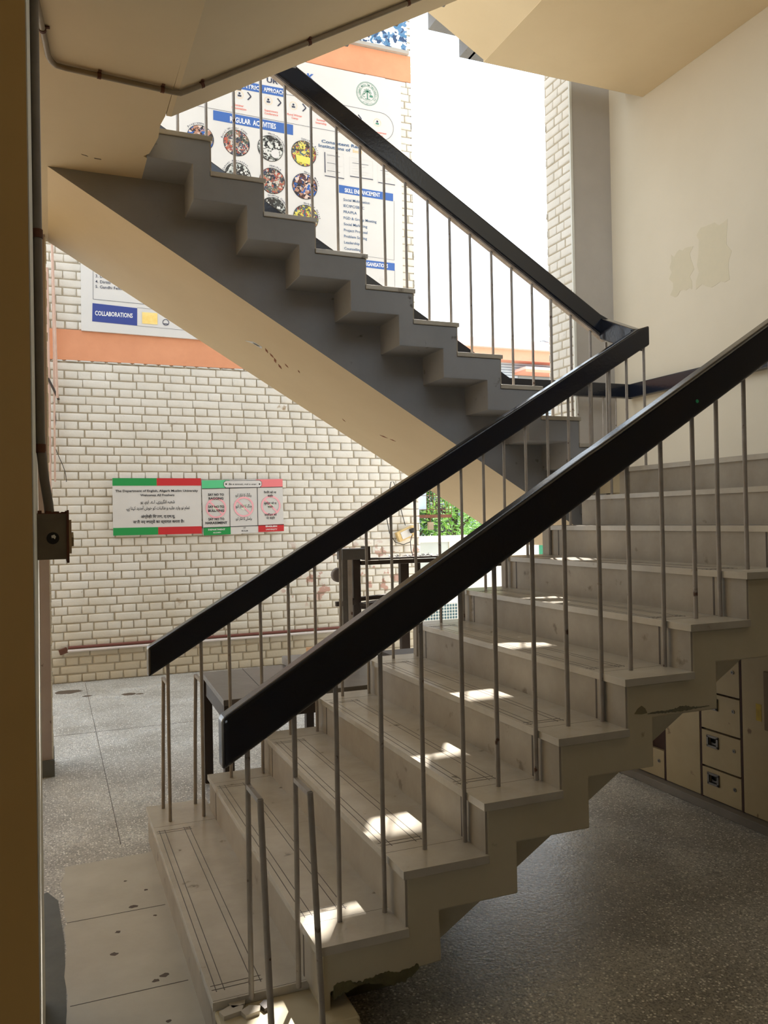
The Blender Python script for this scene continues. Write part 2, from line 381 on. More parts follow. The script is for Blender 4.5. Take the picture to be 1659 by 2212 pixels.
# far whitewashed brick wall with salmon floor band
def inboard(a, b_, z, zt): return a > -.06 and b_ < 3.2 and z > 3.38 and zt < 6.3
b = MB()
b.box((-.75, 6.163, 0), (3.405, 6.40, 3.06), mortar); b.box((-.75, 6.163, 3.35), (3.405, 6.40, 6.37), mortar); b.box((-.75, 6.163, 6.66), (3.405, 6.40, 8.3), mortar)
pl = lambda u, z, d: (u, 6.163-d, z)
bricks(b, -.74, 3.415, 0.0, 3.06, pl, seed=2); bricks(b, -.74, 3.415, 3.35, 6.37, pl, inboard, seed=3); bricks(b, -.74, 3.415, 6.66, 8.3, pl, seed=4)
pr_ = lambda u, z, d: (3.403+d, u, z)
bricks(b, 6.15, 6.40, 0, 8.3, pr_, seed=5)
b.box((-.75, 6.1495, 3.06), (3.41, 6.40, 3.35), salmon); b.box((-.75, 6.1495, 6.37), (3.405, 6.40, 6.66), salmon)
struct(b.build('wall_far', fix=True))
b = MB()
b.box((-.75, 6.40, 0), (3.405, 11, 8.3), cream); struct(b.build('wall_behind'))

# brick-faced pier and grey return wall on the right of the opening
b = MB(); b.box((3.818, 3.735, 0), (XR, 4.13, 9.0), grey_wall); b.box((3.810, 3.747, 0), (3.82, 4.12, 9), mortar)
bricks(b, 3.745, 4.13, 0, 9.0, lambda u, z, d: (3.817-d, u, z), seed=9)
b.box((3.800, 3.729, 0), (3.822, 3.747, 9.0), whitewash)
struct(b.build('wall_return'))
b = MB(); b.box((XR, -5.5, 0), (XR+.25, 4.13, 9.3), yellow_wall)
stain = mat('faded_patch', srgb(194, 184, 158), .8, srgb(200, 188, 162), 20, .9)
def rag_patch(mb, y0, y1, z0, z1, n, seed):
    rg = random.Random(seed); pts = []
    for i in range(n): pts.append((y0+(y1-y0)*i/n, z0+rg.uniform(-.03, .03)))
    for i in range(n): pts.append((y1+rg.uniform(-.03, .03), z0+(z1-z0)*i/n))
    for i in range(n): pts.append((y1-(y1-y0)*i/n, z1+rg.uniform(-.03, .03)))
    for i in range(n): pts.append((y0+rg.uniform(-.03, .03), z1-(z1-z0)*i/n))
    mb.prism(pts, XR-.0015, XR+.01, stain, 'x')
rag_patch(b, 2.78, 3.0, 3.24, 3.55, 7, 3); rag_patch(b, 2.40, 2.72, 3.21, 3.64, 7, 4)
struct(b.build('wall_right'))
# entrance side: corridor enclosure behind and beside the camera
b = MB(); b.box((-4, -5.7, 0), (-3.4, -5.5, 3.24), yellow_wall); b.box((-1.6, -5.7, 0), (XR, -5.5, 3.24), yellow_wall); b.box((-3.4, -5.7, 0), (-1.6, -5.5, .9), yellow_wall); b.box((-3.4, -5.7, 2.4), (-1.6, -5.5, 3.24), yellow_wall); struct(b.build('wall_back'))  # unseen opening added to let daylight onto the column and near stair faces
b = MB(); b.box((-1.7, -.18, 0), (-.435, .62, 3.234), ochre)
b.box((-.4355, -.176, 0), (-.432, .60, 3.234), whitewash)
struct(b.build('wall_left'))
b = MB(); b.box((-4, -5.5, 3.24), (XR, -1.1, 3.5), cream); struct(b.build('ceiling'))
b = MB(); b.box((-4, -1.1, 3.24), (-1.702, 3.2, 3.5), cream); struct(b.build('ceiling'))
b = MB(); b.box((-4.2, -5.5, 0), (-4, 8, 3.5), cream); struct(b.build('wall_side'))
b = MB(); b.box((-4, 1.0, 0), (-1.9, 1.2, 3.24), cream); struct(b.build('wall_partition'))
# slim pier at the far left, with its plinth block
b = MB(); b.box((-.62, 3.12, 0), (-.405, 3.42, 3.235), mat('lilac_grey_plaster', srgb(176, 164, 158), .8, srgb(160, 148, 142), 4, .9, .4, 20, spots=srgb(90, 78, 72), spot_thr=.71, spot_scale=14))
b.box((-.62, 3.10, 0), (-.394, 3.44, .097), cement)
rr = random.Random(5)
for i in range(60):
    z = .1+i*.052
    b.box((-.408, 3.117+rr.uniform(0, .003), z), (-.402+rr.uniform(0, .004), 3.14, z+.05), whitewash)
struct(b.build('wall_pier'))

# landings
b = MB(); b.box((2.644, 0.0, 1.62), (XR-.001, 3.52, L1-.025), cream_side); b.box((2.70, .27, 1.46), (XR-.001, 3.25, 1.65), cream_side); b.box((2.626, -.0, L1-.025), (XR-.001, 3.52, L1), marble)
lan = tag(b.build('stair_landing'), 'half landing where the lower and upper flights meet, against the yellow wall', 'landing')
b = MB(); b.prism([(-1.7, -1.09), (.085, -1.09), (.085, .9), (.082, 1.41), (.072, 1.5), (.078, 1.62), (.070, 1.70), (.058, 1.80), (.035, 1.838), (.06, 1.86), (.09, 1.9), (.09, 3.25), (-1.7, 3.25)], 3.235, L2, cream, 'z')
lan2 = b.build('stair_landing')
b = MB(); b.prism([(-.240, 1.910), (-.213, 1.921), (-.208, 1.930), (-.236, 1.917)], 3.2342, 3.236, mark, 'z'); b.build('crack', lan2); b = MB(); b.prism([(-.182, 1.934), (-.150, 1.936), (-.148, 1.944), (-.178, 1.942)], 3.2342, 3.236, mark, 'z'); b.build('crack', lan2)
tag(lan2, 'upper landing whose cream underside fills the top left corner, beside the grey conduit', 'landing')
b = MB(); b.box((2.7145, 1.80, 4.966), (XR-.001, 3.295, L3-.03), cream); b.box((2.70, 1.80, 5.108), (XR-.001, 3.52, L3), grey_paint)
tag(b.build('stair_landing'), 'highest landing seen from below at the top right, against the yellow wall', 'landing')
b = MB(); b.box((-1.7, -5.5, 8.9), (XR+.25, 3.52, 9.1), cream); struct(b.build('ceiling'))

# ================================================================== STAIR FLIGHTS
XA = [None, 0.0, .263, .523, .788, 1.054, 1.311, 1.585, 1.837, 2.10, 2.363, 2.626]
ZA = [None, .160, .318, .482, .637, .798, .959, 1.118, 1.282, 1.44, 1.60, L1]
TT = .024
def zigzag(xs, zs, tt, rtk, sgn, xend, foot=None):
    """outline of a folded-slab flight: top profile then underside profile; sgn=+1 rises to +x"""
    top = []; bot = []
    n = len(xs)
    for i in range(n):
        x, z = xs[i]+sgn*.014, zs[i]
        zp = zs[i-1] if i else foot
        top += [(x, zp-(TT if i else 0)), (x, z-TT)]
        bot += [(x+sgn*rtk, zp-tt if i else foot), (x+sgn*rtk, z-tt)]
    top.append((xend, zs[-1]-TT)); bot.append((xend, zs[-1]-tt))
    return top+bot[::-1]
def flight(name, label, xs, zs, y0, y1, sgn, xend, foot, body_m, spine, spine_m, spine_side, grooves, tt=.136, rtk=.108):
    t = empty(name, (xs[0], y0, foot), label, 'stairs')
    b = MB(); b.prism(zigzag(xs, zs, tt, rtk, sgn, xend, foot), y0, y1, body_m); b.build('stepped_slab', t, .004, 2)
    # spine: sloped beam set back from both edges
    sy0, sy1, pts = spine
    b = MB(); n = len(pts)
    b.prism(pts, sy0, sy1, spine_side)
    o = b.build('spine_beam', t)
    o.data.materials.append(spine_m)
    for p in o.data.polygons:
        if p.normal.z < -.3: p.material_index = 1
    for i in range(len(xs)):
        x, z = xs[i], zs[i]
        xn = (xs[i+1]+sgn*.014) if i+1 < len(xs) else xend
        ya, yb = (y0-.010, y1+.010)
        bt = MB()
        if grooves and i == 0: ya, yb = .127, 1.84
        bt.box((min(x, xn), ya, z-TT), (max(x, xn), yb, z), marble)
        if grooves:
            e = .0006; g = .0013
            gy0, gy1 = (.20, y1-.19)
            for xx in (.020, .043, .125, .148): bt.box((x+xx-g, gy0-.012, z), (x+xx+g, gy1+.012, z+e), inlay)
            for yy in (gy0, gy0+.022, gy1-.022, gy1): bt.box((x+.008, yy-g, z), (x+.155, yy+g, z+e), inlay)
            for yy in (.135, y1-.135): bt.box((x+.002, yy-.0008, z), (xn, yy+.0008, z+e*.6), inlay)
            bt.box((x, (y0+y1)/2+.03*((i*7) % 5-2)-.0006, z), (xn, (y0+y1)/2+.03*((i*7) % 5-2)+.0006, z+e*.5), riser_m)
        bt.build('tread', t, .003, 2)
        zb = (zs[i-1] if i else foot)
        br = MB(); xr = x+sgn*.014
        if i == 0 and grooves: br.box((xr-.006, .130, zb), (xr+.003, 1.836, z-TT), riser_m)
        else: br.box((min(xr-sgn*.006, xr+sgn*.002), y0+.002, zb), (max(xr-sgn*.006, xr+sgn*.002), y1-.002, z-TT), riser_m)
        br.build('riser', t)
    return t
def spA(x): return .47+(x-1.35)*.612
# lower flight: its own first step is a wider block on the floor
xs, zs = XA[1:11], ZA[1:11]
body_x = xs[1:]; body_z = zs[1:]
tA = empty('lower_stair_flight', (0, .85, 0), 'lowest flight of stone steps with grooved treads rising from the floor to the right', 'stairs')
out_ = []
# outline of the folded slab from step 2 upwards
top = [(XA[2]+.014, 0.0), (XA[2]+.014, ZA[2]-TT)]; bot = [(.300, 0.0), (.302, .186), (XA[3]+.120, .198)]
for i in range(3, 11):
    top += [(XA[i]+.014, ZA[i-1]-TT), (XA[i]+.014, ZA[i]-TT)]
    if i > 3: bot += [(XA[i]+.116, ZA[i-1]-.137)]
    bot += [(XA[i]+.116, ZA[i]-.137)]
top.append((2.64, ZA[10]-TT)); bot.append((2.64, ZA[10]-.137))
b = MB(); b.prism(top+bot[::-1], 0, Wd, cream_side); o = b.build('stepped_slab', tA, .005, 2)
b = MB(); b.prism([(.585, 0), (.315, 0), (.315, .19), (.50, .24), (2.72, 1.55), (2.72, spA(2.72)), (.585, .002)], .27, 1.413, cream_side); b.build('spine_beam', tA)
# broken plaster under the second step
gp = mat('broken_green_plaster', srgb(104, 100, 66), .9, srgb(66, 58, 40), 22, .9, .9, 40)
b = MB(); rr = random.Random(11); pts = []
for i in range(46): pts.append((.31+i*.0057, .202+.006*math.sin(i*.31)+rr.uniform(-.004, .004)))
pts += [(.570, .196)]
for i in range(40): pts.append((.55-i*.0062, .178-.012*math.sin(i*.19)+rr.uniform(-.004, .004)))
b.prism(pts, -.004, .03, gp); b.build('broken_plaster', tA)
b = MB(); b.prism([(.33, .0), (.33, .19), (.60, .19), (.645, .05), (.592, .004)], .262, .271, gp); b.build('broken_plaster', tA)
# torn paint edge under the sixth step
b = MB(); rr = random.Random(4); up_ = []; dn_ = []
for i in range(53):
    x = 1.405+i*.005; e_ = math.sin(math.pi*i/52); up_.append((x, .838+.009*e_*(.5+.5*math.sin(i*.23+1))+rr.uniform(-.001, .0035)*e_)); dn_.append((x, .836-.004*e_+rr.uniform(-.002, .002)*e_))
b.prism(up_+dn_[::-1], -.0015, .003, mat('torn_dark_edge', srgb(78, 82, 70), .9, srgb(126, 116, 92), 60, .9)); b.build('peeled_plaster', tA)
b = MB(); b.prism([(1.352, .842), (1.366, .858), (1.382, .866), (1.396, .856), (1.404, .840), (1.38, .838)], -.0012, .003, mat('bare_patch', srgb(120, 110, 84), .9)); b.build('peeled_plaster', tA)
# first step block, wider on both sides
b = MB()
b.prism([(.012, 0), (.012, .136), (.355, .136), (.37, .115), (.37, 0)], -.10, 1.836, cream_side)
b.box((0.004, -.06, .118), (.366, .127, .138), cream_side)
b.build('first_step_block', tA, .006, 2)
b = MB()
for k, (x, y, q) in enumerate([(.02, .07, .05), (.075, .05, .04), (.05, .10, .035), (.13, .06, .02)]):
    b.prism([(x, y), (x+q, y+.008), (x+q*1.2, y+.03), (x+q*.5, y+.045), (x-.008, y+.028)], .137, .150, darkwood if k == 3 else marble, 'z')
b.build('broken_marble_chip', tA)
for i in range(1, 11):
    x, z = XA[i], ZA[i]; xn = XA[i+1]+.014
    ya, yb = (-.010, Wd+.010) if i > 1 else (.127, 1.84)
    bt = MB(); bt.box((x, ya, z-TT), (xn, yb, z), marble)
    e = .0007; g = .0013; gy0, gy1 = .19, Wd-.19
    for xx in (.020, .043, .125, .148): bt.box((x+xx-g, gy0-.012, z-.001), (x+xx+g, gy1+.012, z+e), inlay)
    for yy in (gy0, gy0+.022, gy1-.022, gy1): bt.box((x+.008, yy-g, z-.001), (x+.155, yy+g, z+e), inlay)
    for yy in (.135, Wd-.135): bt.box((x+.002, yy-.0007, z-.001), (xn-.004, yy+.0007, z+e*.6), inlay)
    yj = Wd/2+.04*((i*7) % 5-2); bt.box((x+.002, yj-.0006, z-.001), (xn-.004, yj+.0006, z+e*.5), riser_m)
    bt.build('tread', tA, .0035, 2)
    zb = 0 if i == 1 else ZA[i-1]; xr = x+.014
    br = MB(); br.box((xr-.006, (.131 if i == 1 else .002), zb), (xr+.002, (1.834 if i == 1 else Wd-.002), z-TT), riser_m)
    if i > 1:
        for yy in (.155, Wd-.155): br.box((xr-.0068, yy-.004, zb), (xr-.005, yy+.004, z-TT), inlay)
    br.build('riser', tA)
br = MB(); br.box((2.634, .002, ZA[10]), (2.642, Wd-.002, L1-TT), riser_m); br.build('riser', tA)

# second flight (rises to the left, seen from below)
XB = [2.757, 2.488, 2.230, 1.969, 1.698, 1.438, 1.167, .893, .626, .364]
ZB = [1.915, 2.069, 2.236, 2.402, 2.562, 2.725, 2.885, 3.042, 3.208, 3.378]
tB = empty('upper_stair_flight', (2.75, YB+.85, L1), 'second flight of steps rising to the left, grey stepped edge and cream soffit', 'stairs')
top = [(XB[0]-.014, L1-TT)]; bot = [(2.65, 1.50)]
for i in range(10):
    x, z = XB[i]-.014, ZB[i]; top.append((x, z-TT))
    if i < 9: top.append((XB[i+1]-.014, z-TT))
    if i == 0: bot += [(2.65, z-.146), ]
    bot.append((x-.084-.0 if i else 2.64, z-.146 if i else z-.146))
    if i < 9: bot.append((XB[i+1]-.098, z-.146))
top += [(.112, ZB[9]-TT), (.112, L2-TT), (.05, L2-TT)]; bot = [(2.66, 1.50)]
for i in range(10):
    z = ZB[i]
    if i: bot.append((XB[i]-.098, z-.146))
    else: bot.append((2.66, z-.146))
    if i < 9: bot.append((XB[i+1]-.098, z-.146))
bot.append((.05, 3.235))
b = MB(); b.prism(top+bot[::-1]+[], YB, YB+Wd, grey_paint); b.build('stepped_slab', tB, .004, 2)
def spB(x): return 3.213-.6005*(x+.351)
b = MB()
b.prism([(-.37, 3.2365), (.06, 3.238), (.35, 3.24), (2.76, 1.80), (2.86, 1.47), (2.86, spB(2.86)), (-.388, 3.2355)], YB+.268, YB+Wd-.268, grey_paint)
o = b.build('spine_beam', tB); o.data.materials.append(cream)
for p in o.data.polygons:
    if p.normal.z < -.3: p.material_index = 1
def onS(x, y, d=.0012): return (x-.515*d, y, spB(x)-.857*d)
def chip(pts, m_):
    b = MB(); b.add([onS(*p) for p in pts]+[onS(p[0], p[1], -.002) for p in pts], [tuple(range(len(pts)))]+[(i, (i+1) % len(pts), (i+1) % len(pts)+len(pts), i+len(pts)) for i in range(len(pts))], m_); b.build('peeled_paint', tB)
redm = mat('red_primer_mark', srgb(150, 92, 62), .9, srgb(120, 70, 48), 40, .9); whm = mat('bare_white_spot', srgb(220, 222, 224), .9)
chip([(.700, 2.70), (.745, 2.655), (.790, 2.65), (.785, 2.61), (.735, 2.62)], whm); chip([(.735, 2.650), (.768, 2.644), (.776, 2.622), (.745, 2.625)], black)
for (x, y), (dx, dy) in [((.80, 2.60), (.03, .05)), ((.835, 2.63), (.035, .04)), ((.87, 2.66), (.03, .07)), ((.91, 2.72), (.035, .05)), ((.93, 2.64), (.03, .03)), ((1.0, 2.60), (.02, .03)), ((1.60, 2.79), (.04, -.04)), ((1.65, 2.74), (.03, -.03)), ((1.40, 2.95), (.03, .02))]:
    chip([(x, y), (x+dx*.6, y+dy*.3), (x+dx, y+dy), (x+dx*.4, y+dy*.75)], redm)
for i in range(10):
    x, z = XB[i], ZB[i]; xn = (XB[i+1]-.014) if i < 9 else .098
    bt = MB(); bt.box((xn, YB-.008, z-TT), (x, YB+Wd+.008, z), marble); bt.build('tread', tB, .003, 2)
    zb = ZB[i-1] if i else L1
    br = MB(); br.box((x-.016, YB+.002, zb), (x-.008, YB+Wd-.002, z-TT), riser_m); br.build('riser', tB)
# third flight over the first (only its sloping soffit shows)
XC = [.10+.2735*i for i in range(10)]; ZC = [L2+.16*(i+1) for i in range(10)]
tC = empty('third_stair_flight', (.1, .85, L2), 'third flight climbing to the right overhead, smooth cream soffit with a conduit', 'stairs')
top = [(XC[0]+.014, L2-.3)]; bot = []
for i in range(10):
    top += [(XC[i]+.014, (ZC[i-1] if i else L2)-TT), (XC[i]+.014, ZC[i]-TT)]
    if i > 0: bot += [(XC[i]+.10, ZC[i-1]-.14), (XC[i]+.10, ZC[i]-.14)]
top.append((2.9, ZC[9]-TT)); bot.append((2.9, ZC[9]-.14)); bot = [(XC[0]+.05, L2-.0), (XC[0]+.10, ZC[0]-.14)]+bot
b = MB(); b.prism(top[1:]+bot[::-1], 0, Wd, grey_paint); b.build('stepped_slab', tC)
def spC(x): return 3.235+.583*(x-.107)
b = MB(); b.prism([(.085, 3.235), (.107, 3.235), (2.9, spC(2.9)), (2.9, spC(2.9)+.30), (.085, 3.50)], .27, 1.405, cream); b.build('spine_beam', tC)
for i in range(10):
    b = MB(); b.box((XC[i], -.008, ZC[i]-TT), (XC[i]+.288, Wd+.008, ZC[i]), marble); b.build('tread', tC, .003, 2)
b = MB(); b.box((2.9, 0, L3-.137), (XR-.001, 1.79, L3), cream); b.build('landing_slab', tC)
# fourth flight over the second
XD = [2.72-.266*i for i in range(10)]; ZD = [L3+.16*(i+1) for i in range(10)]
tD = empty('top_stair_flight', (2.7, YB+.85, L3), 'highest flight climbing left at the top edge, grey saw-tooth ends beyond its cream soffit', 'stairs')
top = []; bot = []
for i in range(10):
    top += [(XD[i]-.014, (ZD[i-1] if i else L3)-TT), (XD[i]-.014, ZD[i]-TT)]
    if i: bot += [(XD[i]-.094, ZD[i-1]-.136), (XD[i]-.094, ZD[i]-.136)]
    else: bot += [(XD[i]-.094, 5.108), (XD[i]-.094, ZD[i]-.136)]
top.append((.0, ZD[9]-TT)); bot.append((0, ZD[9]-.136))
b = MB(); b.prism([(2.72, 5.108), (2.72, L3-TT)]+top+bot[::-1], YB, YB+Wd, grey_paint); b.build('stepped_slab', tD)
def spD(x): return 4.968+.57*(2.715-x)
b = MB(); b.prism([(2.715, 4.968), (.0, spD(0)), (0, spD(0)+.34), (2.715, 5.23)], YB+.20, 3.275, cream); b.build('spine_beam', tD)
for i in range(10):
    b = MB(); b.box((XD[i]-.281, YB-.008, ZD[i]-TT), (XD[i], YB+Wd+.008, ZD[i]), marble); b.build('tread', tD, .003, 2)

# ================================================================== RAILINGS
def rail_prism(pts_top, thick, y0, y1):
    b = MB(); n = len(pts_top)
    out = [(x, z) for x, z in pts_top]+[(x, z-t) for (x, z), t in zip(reversed(pts_top), reversed(thick))]
    b.prism(out, y0, y1, varnish); return b
ROD = .0078
def rodpart(par, p, q, r=ROD, name='baluster'):
    b = MB(); p = Vector(p); q = Vector(q); mid = (p+q)/2+Vector((random.uniform(-.0015, .0015), random.uniform(-.0015, .0015), 0))
    b.tube([p, mid, q], r, rod, 8); return b.build(name, par)
# near railing of the lower flight
YR = .112
rA = empty('stair_railing', (.1, YR, .16), 'near railing of the lowest flight with a broad black wooden handrail, closest to the viewer', 'railing')
def zNA(x): return .950+.6085*(x-.03)
b = rail_prism([(.030, zNA(.030)), (1.26, zNA(1.26)+.002), (1.30, zNA(1.30)), (2.02, zNA(2.02)), (2.75, zNA(2.75))], [.143, .150, .143, .143, .143], .078, .148)
o = b.build('handrail', rA, .014, 4)
b = MB(); b.disc((1.715, 1.885), .0065, .0768, mat('green_speck', srgb(40, 150, 96), .5), 14, t=.002); b.build('green_stud', rA)
nx = [(.105, 1), (.242, 1), (.369, 2), (.511, 2), (.646, 3), (.784, 3), (.906, 4), (1.048, 4), (1.173, 5), (1.310, 5), (1.431, 6), (1.577, 6), (1.72, 7), (1.832, 7), (1.965, 8), (2.098, 8), (2.23, 9), (2.36, 9), (2.49, 10), (2.62, 10)]
for i, (x, k) in enumerate(nx):
    zt = zNA(x)-.143+.012
    rodpart(rA, (x, YR, ZA[k]-.004), (x, YR, zt))
for x in (.105, .242):
    b = MB(); b.bar((x, YR, .750), (x, -.035, .752), .012, .014, rod); b.build('link_bar', rA)
    rodpart(rA, (x, -.035, .757), (x+.012, -.088, .03), .0088, 'outer_post')
# far railing of the lower flight
YF = 1.60
rF = empty('stair_railing', (.1, YF, .16), 'far railing of the lowest flight, its black handrail crossing the white notice boards', 'railing')
def zFA(x): return .944+.5898*(x+.008)
b = rail_prism([(-.008, zFA(-.008)), (2.700, zFA(2.700)), (2.775, zFA(2.740))], [.130, .128, .110], 1.565, 1.635)
b.build('handrail', rF, .010, 3)
fx = [(.08, 1), (.228, 1), (.356, 2), (.504, 2), (.64, 3), (.772, 3), (.903, 4), (1.04, 4), (1.173, 5), (1.305, 5), (1.44, 6), (1.57, 6), (1.702, 7), (1.827, 7), (1.961, 8), (2.10, 8), (2.237, 9), (2.381, 9), (2.515, 10), (2.633, 10), (2.757, 11)]
for x, k in fx:
    rodpart(rF, (x, YF, ZA[k]-.004), (x, YF, min(zFA(x), zFA(2.74))-.118))
for x in (.08, .228):
    b = MB(); b.bar((x, YF, .770), (x-.002, 1.752, .772), .012, .014, rod); b.build('link_bar', rF)
    rodpart(rF, (x-.002, 1.752, .777), (x-.008, 1.785, .158), .0085, 'outer_post')
# near railing of the second flight
rB = empty('stair_railing', (2.75, 1.94, L1), 'near railing of the second flight, black handrail sloping down right across the big poster', 'railing')
def zNB(x): return 2.683+.6096*(2.749-x)
YN = 1.945
b = rail_prism([(.15, zNB(.15)), (2.705, zNB(2.705)), (2.770, zNB(2.749))], [.126, .126, .126], 1.915, 1.978); b.build('handrail', rB, .010, 3)
b = MB(); b.bar((.16, 1.944, zNB(.16)-.1318), (2.745, 1.944, zNB(2.745)-.1318), .034, .011, barst); b.build('flat_bar', rB)
# short turn piece between the two handrails
b = MB()
vs = [(2.70, 1.63, 2.430), (2.785, 1.63, 2.430), (2.785, 1.63, 2.555), (2.70, 1.63, 2.555), (2.70, 1.93, 2.560), (2.785, 1.93, 2.560), (2.785, 1.93, 2.688), (2.70, 1.93, 2.688)]
b.add(vs, [(0,1,2,3),(7,6,5,4),(0,4,5,1),(1,5,6,2),(2,6,7,3),(3,7,4,0)], varnish); b.build('turn_piece', rB, .008, 2)
bx = [(.207, 10), (.347, 10), (.488, 9), (.629, 9), (.757, 8), (.897, 8), (1.037, 7), (1.17, 7), (1.307, 6), (1.433, 6), (1.566, 5), (1.701, 5), (1.829, 4), (1.966, 4), (2.097, 3), (2.234, 3), (2.364, 2), (2.501, 2), (2.64, 1), (2.755, 1)]
for x, k in bx:
    x += .006
    rodpart(rB, (x, YN, ZB[k-1]-.004), (x, YN, zNB(x)-.13))
# far railing of second flight and landing guard rail
rG = empty('guard_railing', (3.0, 3.47, L1), 'black guard rail around the far side of the half landing and up the second flight', 'railing')
b = rail_prism([(.3, 2.600+.59*(2.99-.3)), (2.99, 2.596), (4.21, 2.596)], [.118, .118, .118], 3.460, 3.522); b.build('handrail', rG, .008, 2)
b = MB(); b.box((4.155, .08, 2.478), (4.217, 3.522, 2.596), varnish); b.build('handrail', rG, .008, 2)
for x, k in [(.207, 10), (.629, 9), (.897, 8), (1.17, 7), (1.433, 6), (1.701, 5), (1.966, 4), (2.234, 3), (2.501, 2), (2.755, 1)]:
    rodpart(rG, (x, 3.49, ZB[k-1]-.004), (x, 3.49, 2.60+.59*(2.99-x)-.11), .0065)
for x in (2.95, 3.08, 3.2, 3.36, 3.497, 3.66, 3.80, 3.909, 4.041, 4.15): rodpart(rG, (x, 3.50, L1-.004), (x, 3.50, 2.49), .0062)
# guard at the near edge of landing
rH = empty('guard_railing', (3.4, .1, L1), 'short black guard rail along the near edge of the half landing, right of the frame', 'railing')
b = MB(); b.box((2.76, .078, 2.478), (4.153, .142, 2.60), varnish); b.build('handrail', rH, .010, 2)
for i in range(9): rodpart(rH, (2.88+.15*i, .11, L1-.004), (2.88+.15*i, .11, 2.48))

# ================================================================== LOCKERS under the landing
XL = 2.68
rowz = [.045, .205, .394, .586, .778, .970, 1.16]
b = MB(); b.box((2.633, .06, 0), (XR-.3, 3.3, .043), mat('grey_ledge', srgb(134, 126, 116), .7, srgb(106, 98, 88), 6, .9, .2, 30))
tag(b.build('locker_ledge', bevel=.004), 'low grey masonry ledge the steel lockers stand on', 'ledge')
def locker_col(y0, y1, label, holes=True, open_row=None):
    t = empty('locker', (XL+.22, (y0+y1)/2, .043), label, 'locker', 'steel lockers under the landing')
    b = MB(); b.box((XL+.03, y0+.002, .043), (XL+.42, y1-.002, 1.19), locker_gap)
    for y in (y0, y1): b.box((XL+.001, y-.006, .043), (XL+.03, y+.006, 1.19), locker_gap)
    b.build('body', t)
    for r in range(6):
        z0, z1 = rowz[r]+.004, rowz[r+1]-.006
        b = MB(); ya, yb = y0+.008, y1-.008
        if open_row == r:
            b.box((XL-.12, yb-.012, z0), (XL+.02, yb, z1), locker_m); d = b.build('door', t, .002, 2); continue
        yh, zh = (ya+yb)/2+.052, z1-.05          # recessed cup handle left of centre
        # door panel with an opening
        hw, hh = .034, .026
        b.box((XL, yh+hw, z0), (XL+.02, yb, z1), locker_m); b.box((XL, ya, z0), (XL+.02, yh-hw, z1), locker_m)
        b.box((XL, yh-hw, zh+hh), (XL+.02, yh+hw, z1), locker_m); b.box((XL, yh-hw, z0), (XL+.02, yh+hw, zh-hh), locker_m)
        b.box((XL+.018, yh-hw, zh-hh), (XL+.0201, yh+hw, zh+hh), black)
        d = b.build('door', t)
        b = MB(); q = .007
        b.box((XL-.006, yh-hw-.004, zh+hh-q), (XL+.001, yh+hw+.004, zh+hh+.004), steel); b.box((XL-.006, yh-hw-.004, zh-hh-.004), (XL+.001, yh+hw+.004, zh-hh+q), steel)
        b.box((XL-.006, yh+hw-q, zh-hh), (XL+.001, yh+hw+.004, zh+hh), steel); b.box((XL-.006, yh-hw-.004, zh-hh), (XL+.001, yh-hw+q, zh+hh), steel)
        b.prism([(yh-hw+.01, zh-.018), (yh+hw-.01, zh-.018), (yh+hw-.014, zh-.004), (yh, zh-.01), (yh-hw+.014, zh-.002)], XL+.008, XL+.016, steel, 'x')
        b.build('cup_handle', d)
        b = MB(); kc = (ya+.040, zh-.012)
        for rr_, xx, mm in ((.0095, -.003, steel), (.004, -.0042, black)):
            b.prism([(kc[0]+rr_*math.cos(a*math.pi/6), kc[1]+rr_*math.sin(a*math.pi/6)) for a in range(12)], XL+xx, XL+.001, mm, 'x')
        b.build('lock', d)
    return t
def locker_blank(y0, y1, label, extras=None):
    t = empty('locker', (XL+.22, (y0+y1)/2, .043), label, 'locker', 'steel lockers under the landing')
    b = MB(); b.box((XL+.03, y0+.002, .043), (XL+.42, y1-.002, 1.19), locker_gap)
    b.build('body', t)
    b = MB(); b.box((XL, y0+.008, .047), (XL+.028, y1-.008, 1.185), locker_m); b.build('door', t, .002, 2)
    if extras: extras(t)
    return t
locker_col(1.405, 1.68, 'rusty beige locker column with one door standing open, half hidden by the stairs', open_row=1)
locker_blank(1.135, 1.405, 'tall plain beige locker panel between the two columns of small doors')
locker_col(.865, 1.135, 'beige locker column of small doors with recessed dark handles, most visible of the row')
def ex(t):
    b = MB(); b.box((XL-.0015, .74, .508), (XL+.001, .772, .588), mat('yellow_label', srgb(196, 164, 40), .6, srgb(150, 124, 40), 30, .9)); b.build('yellow_label', t)
    b = MB(); y0, y1, z0, z1 = .45, .716, .475, .75
    b.box((XL-.012, y0, z0), (XL-.001, y1, z1), mat('brown_panel', srgb(126, 104, 76), .6, srgb(108, 88, 62), 9, .9)); b.build('raised_panel', t, .004, 2)
locker_blank(.40, .865, 'wide beige locker panel with a yellow label and raised brown panel', ex)
locker_blank(1.68, 1.95, 'plain locker panel at the dark end of the row behind the stairs')

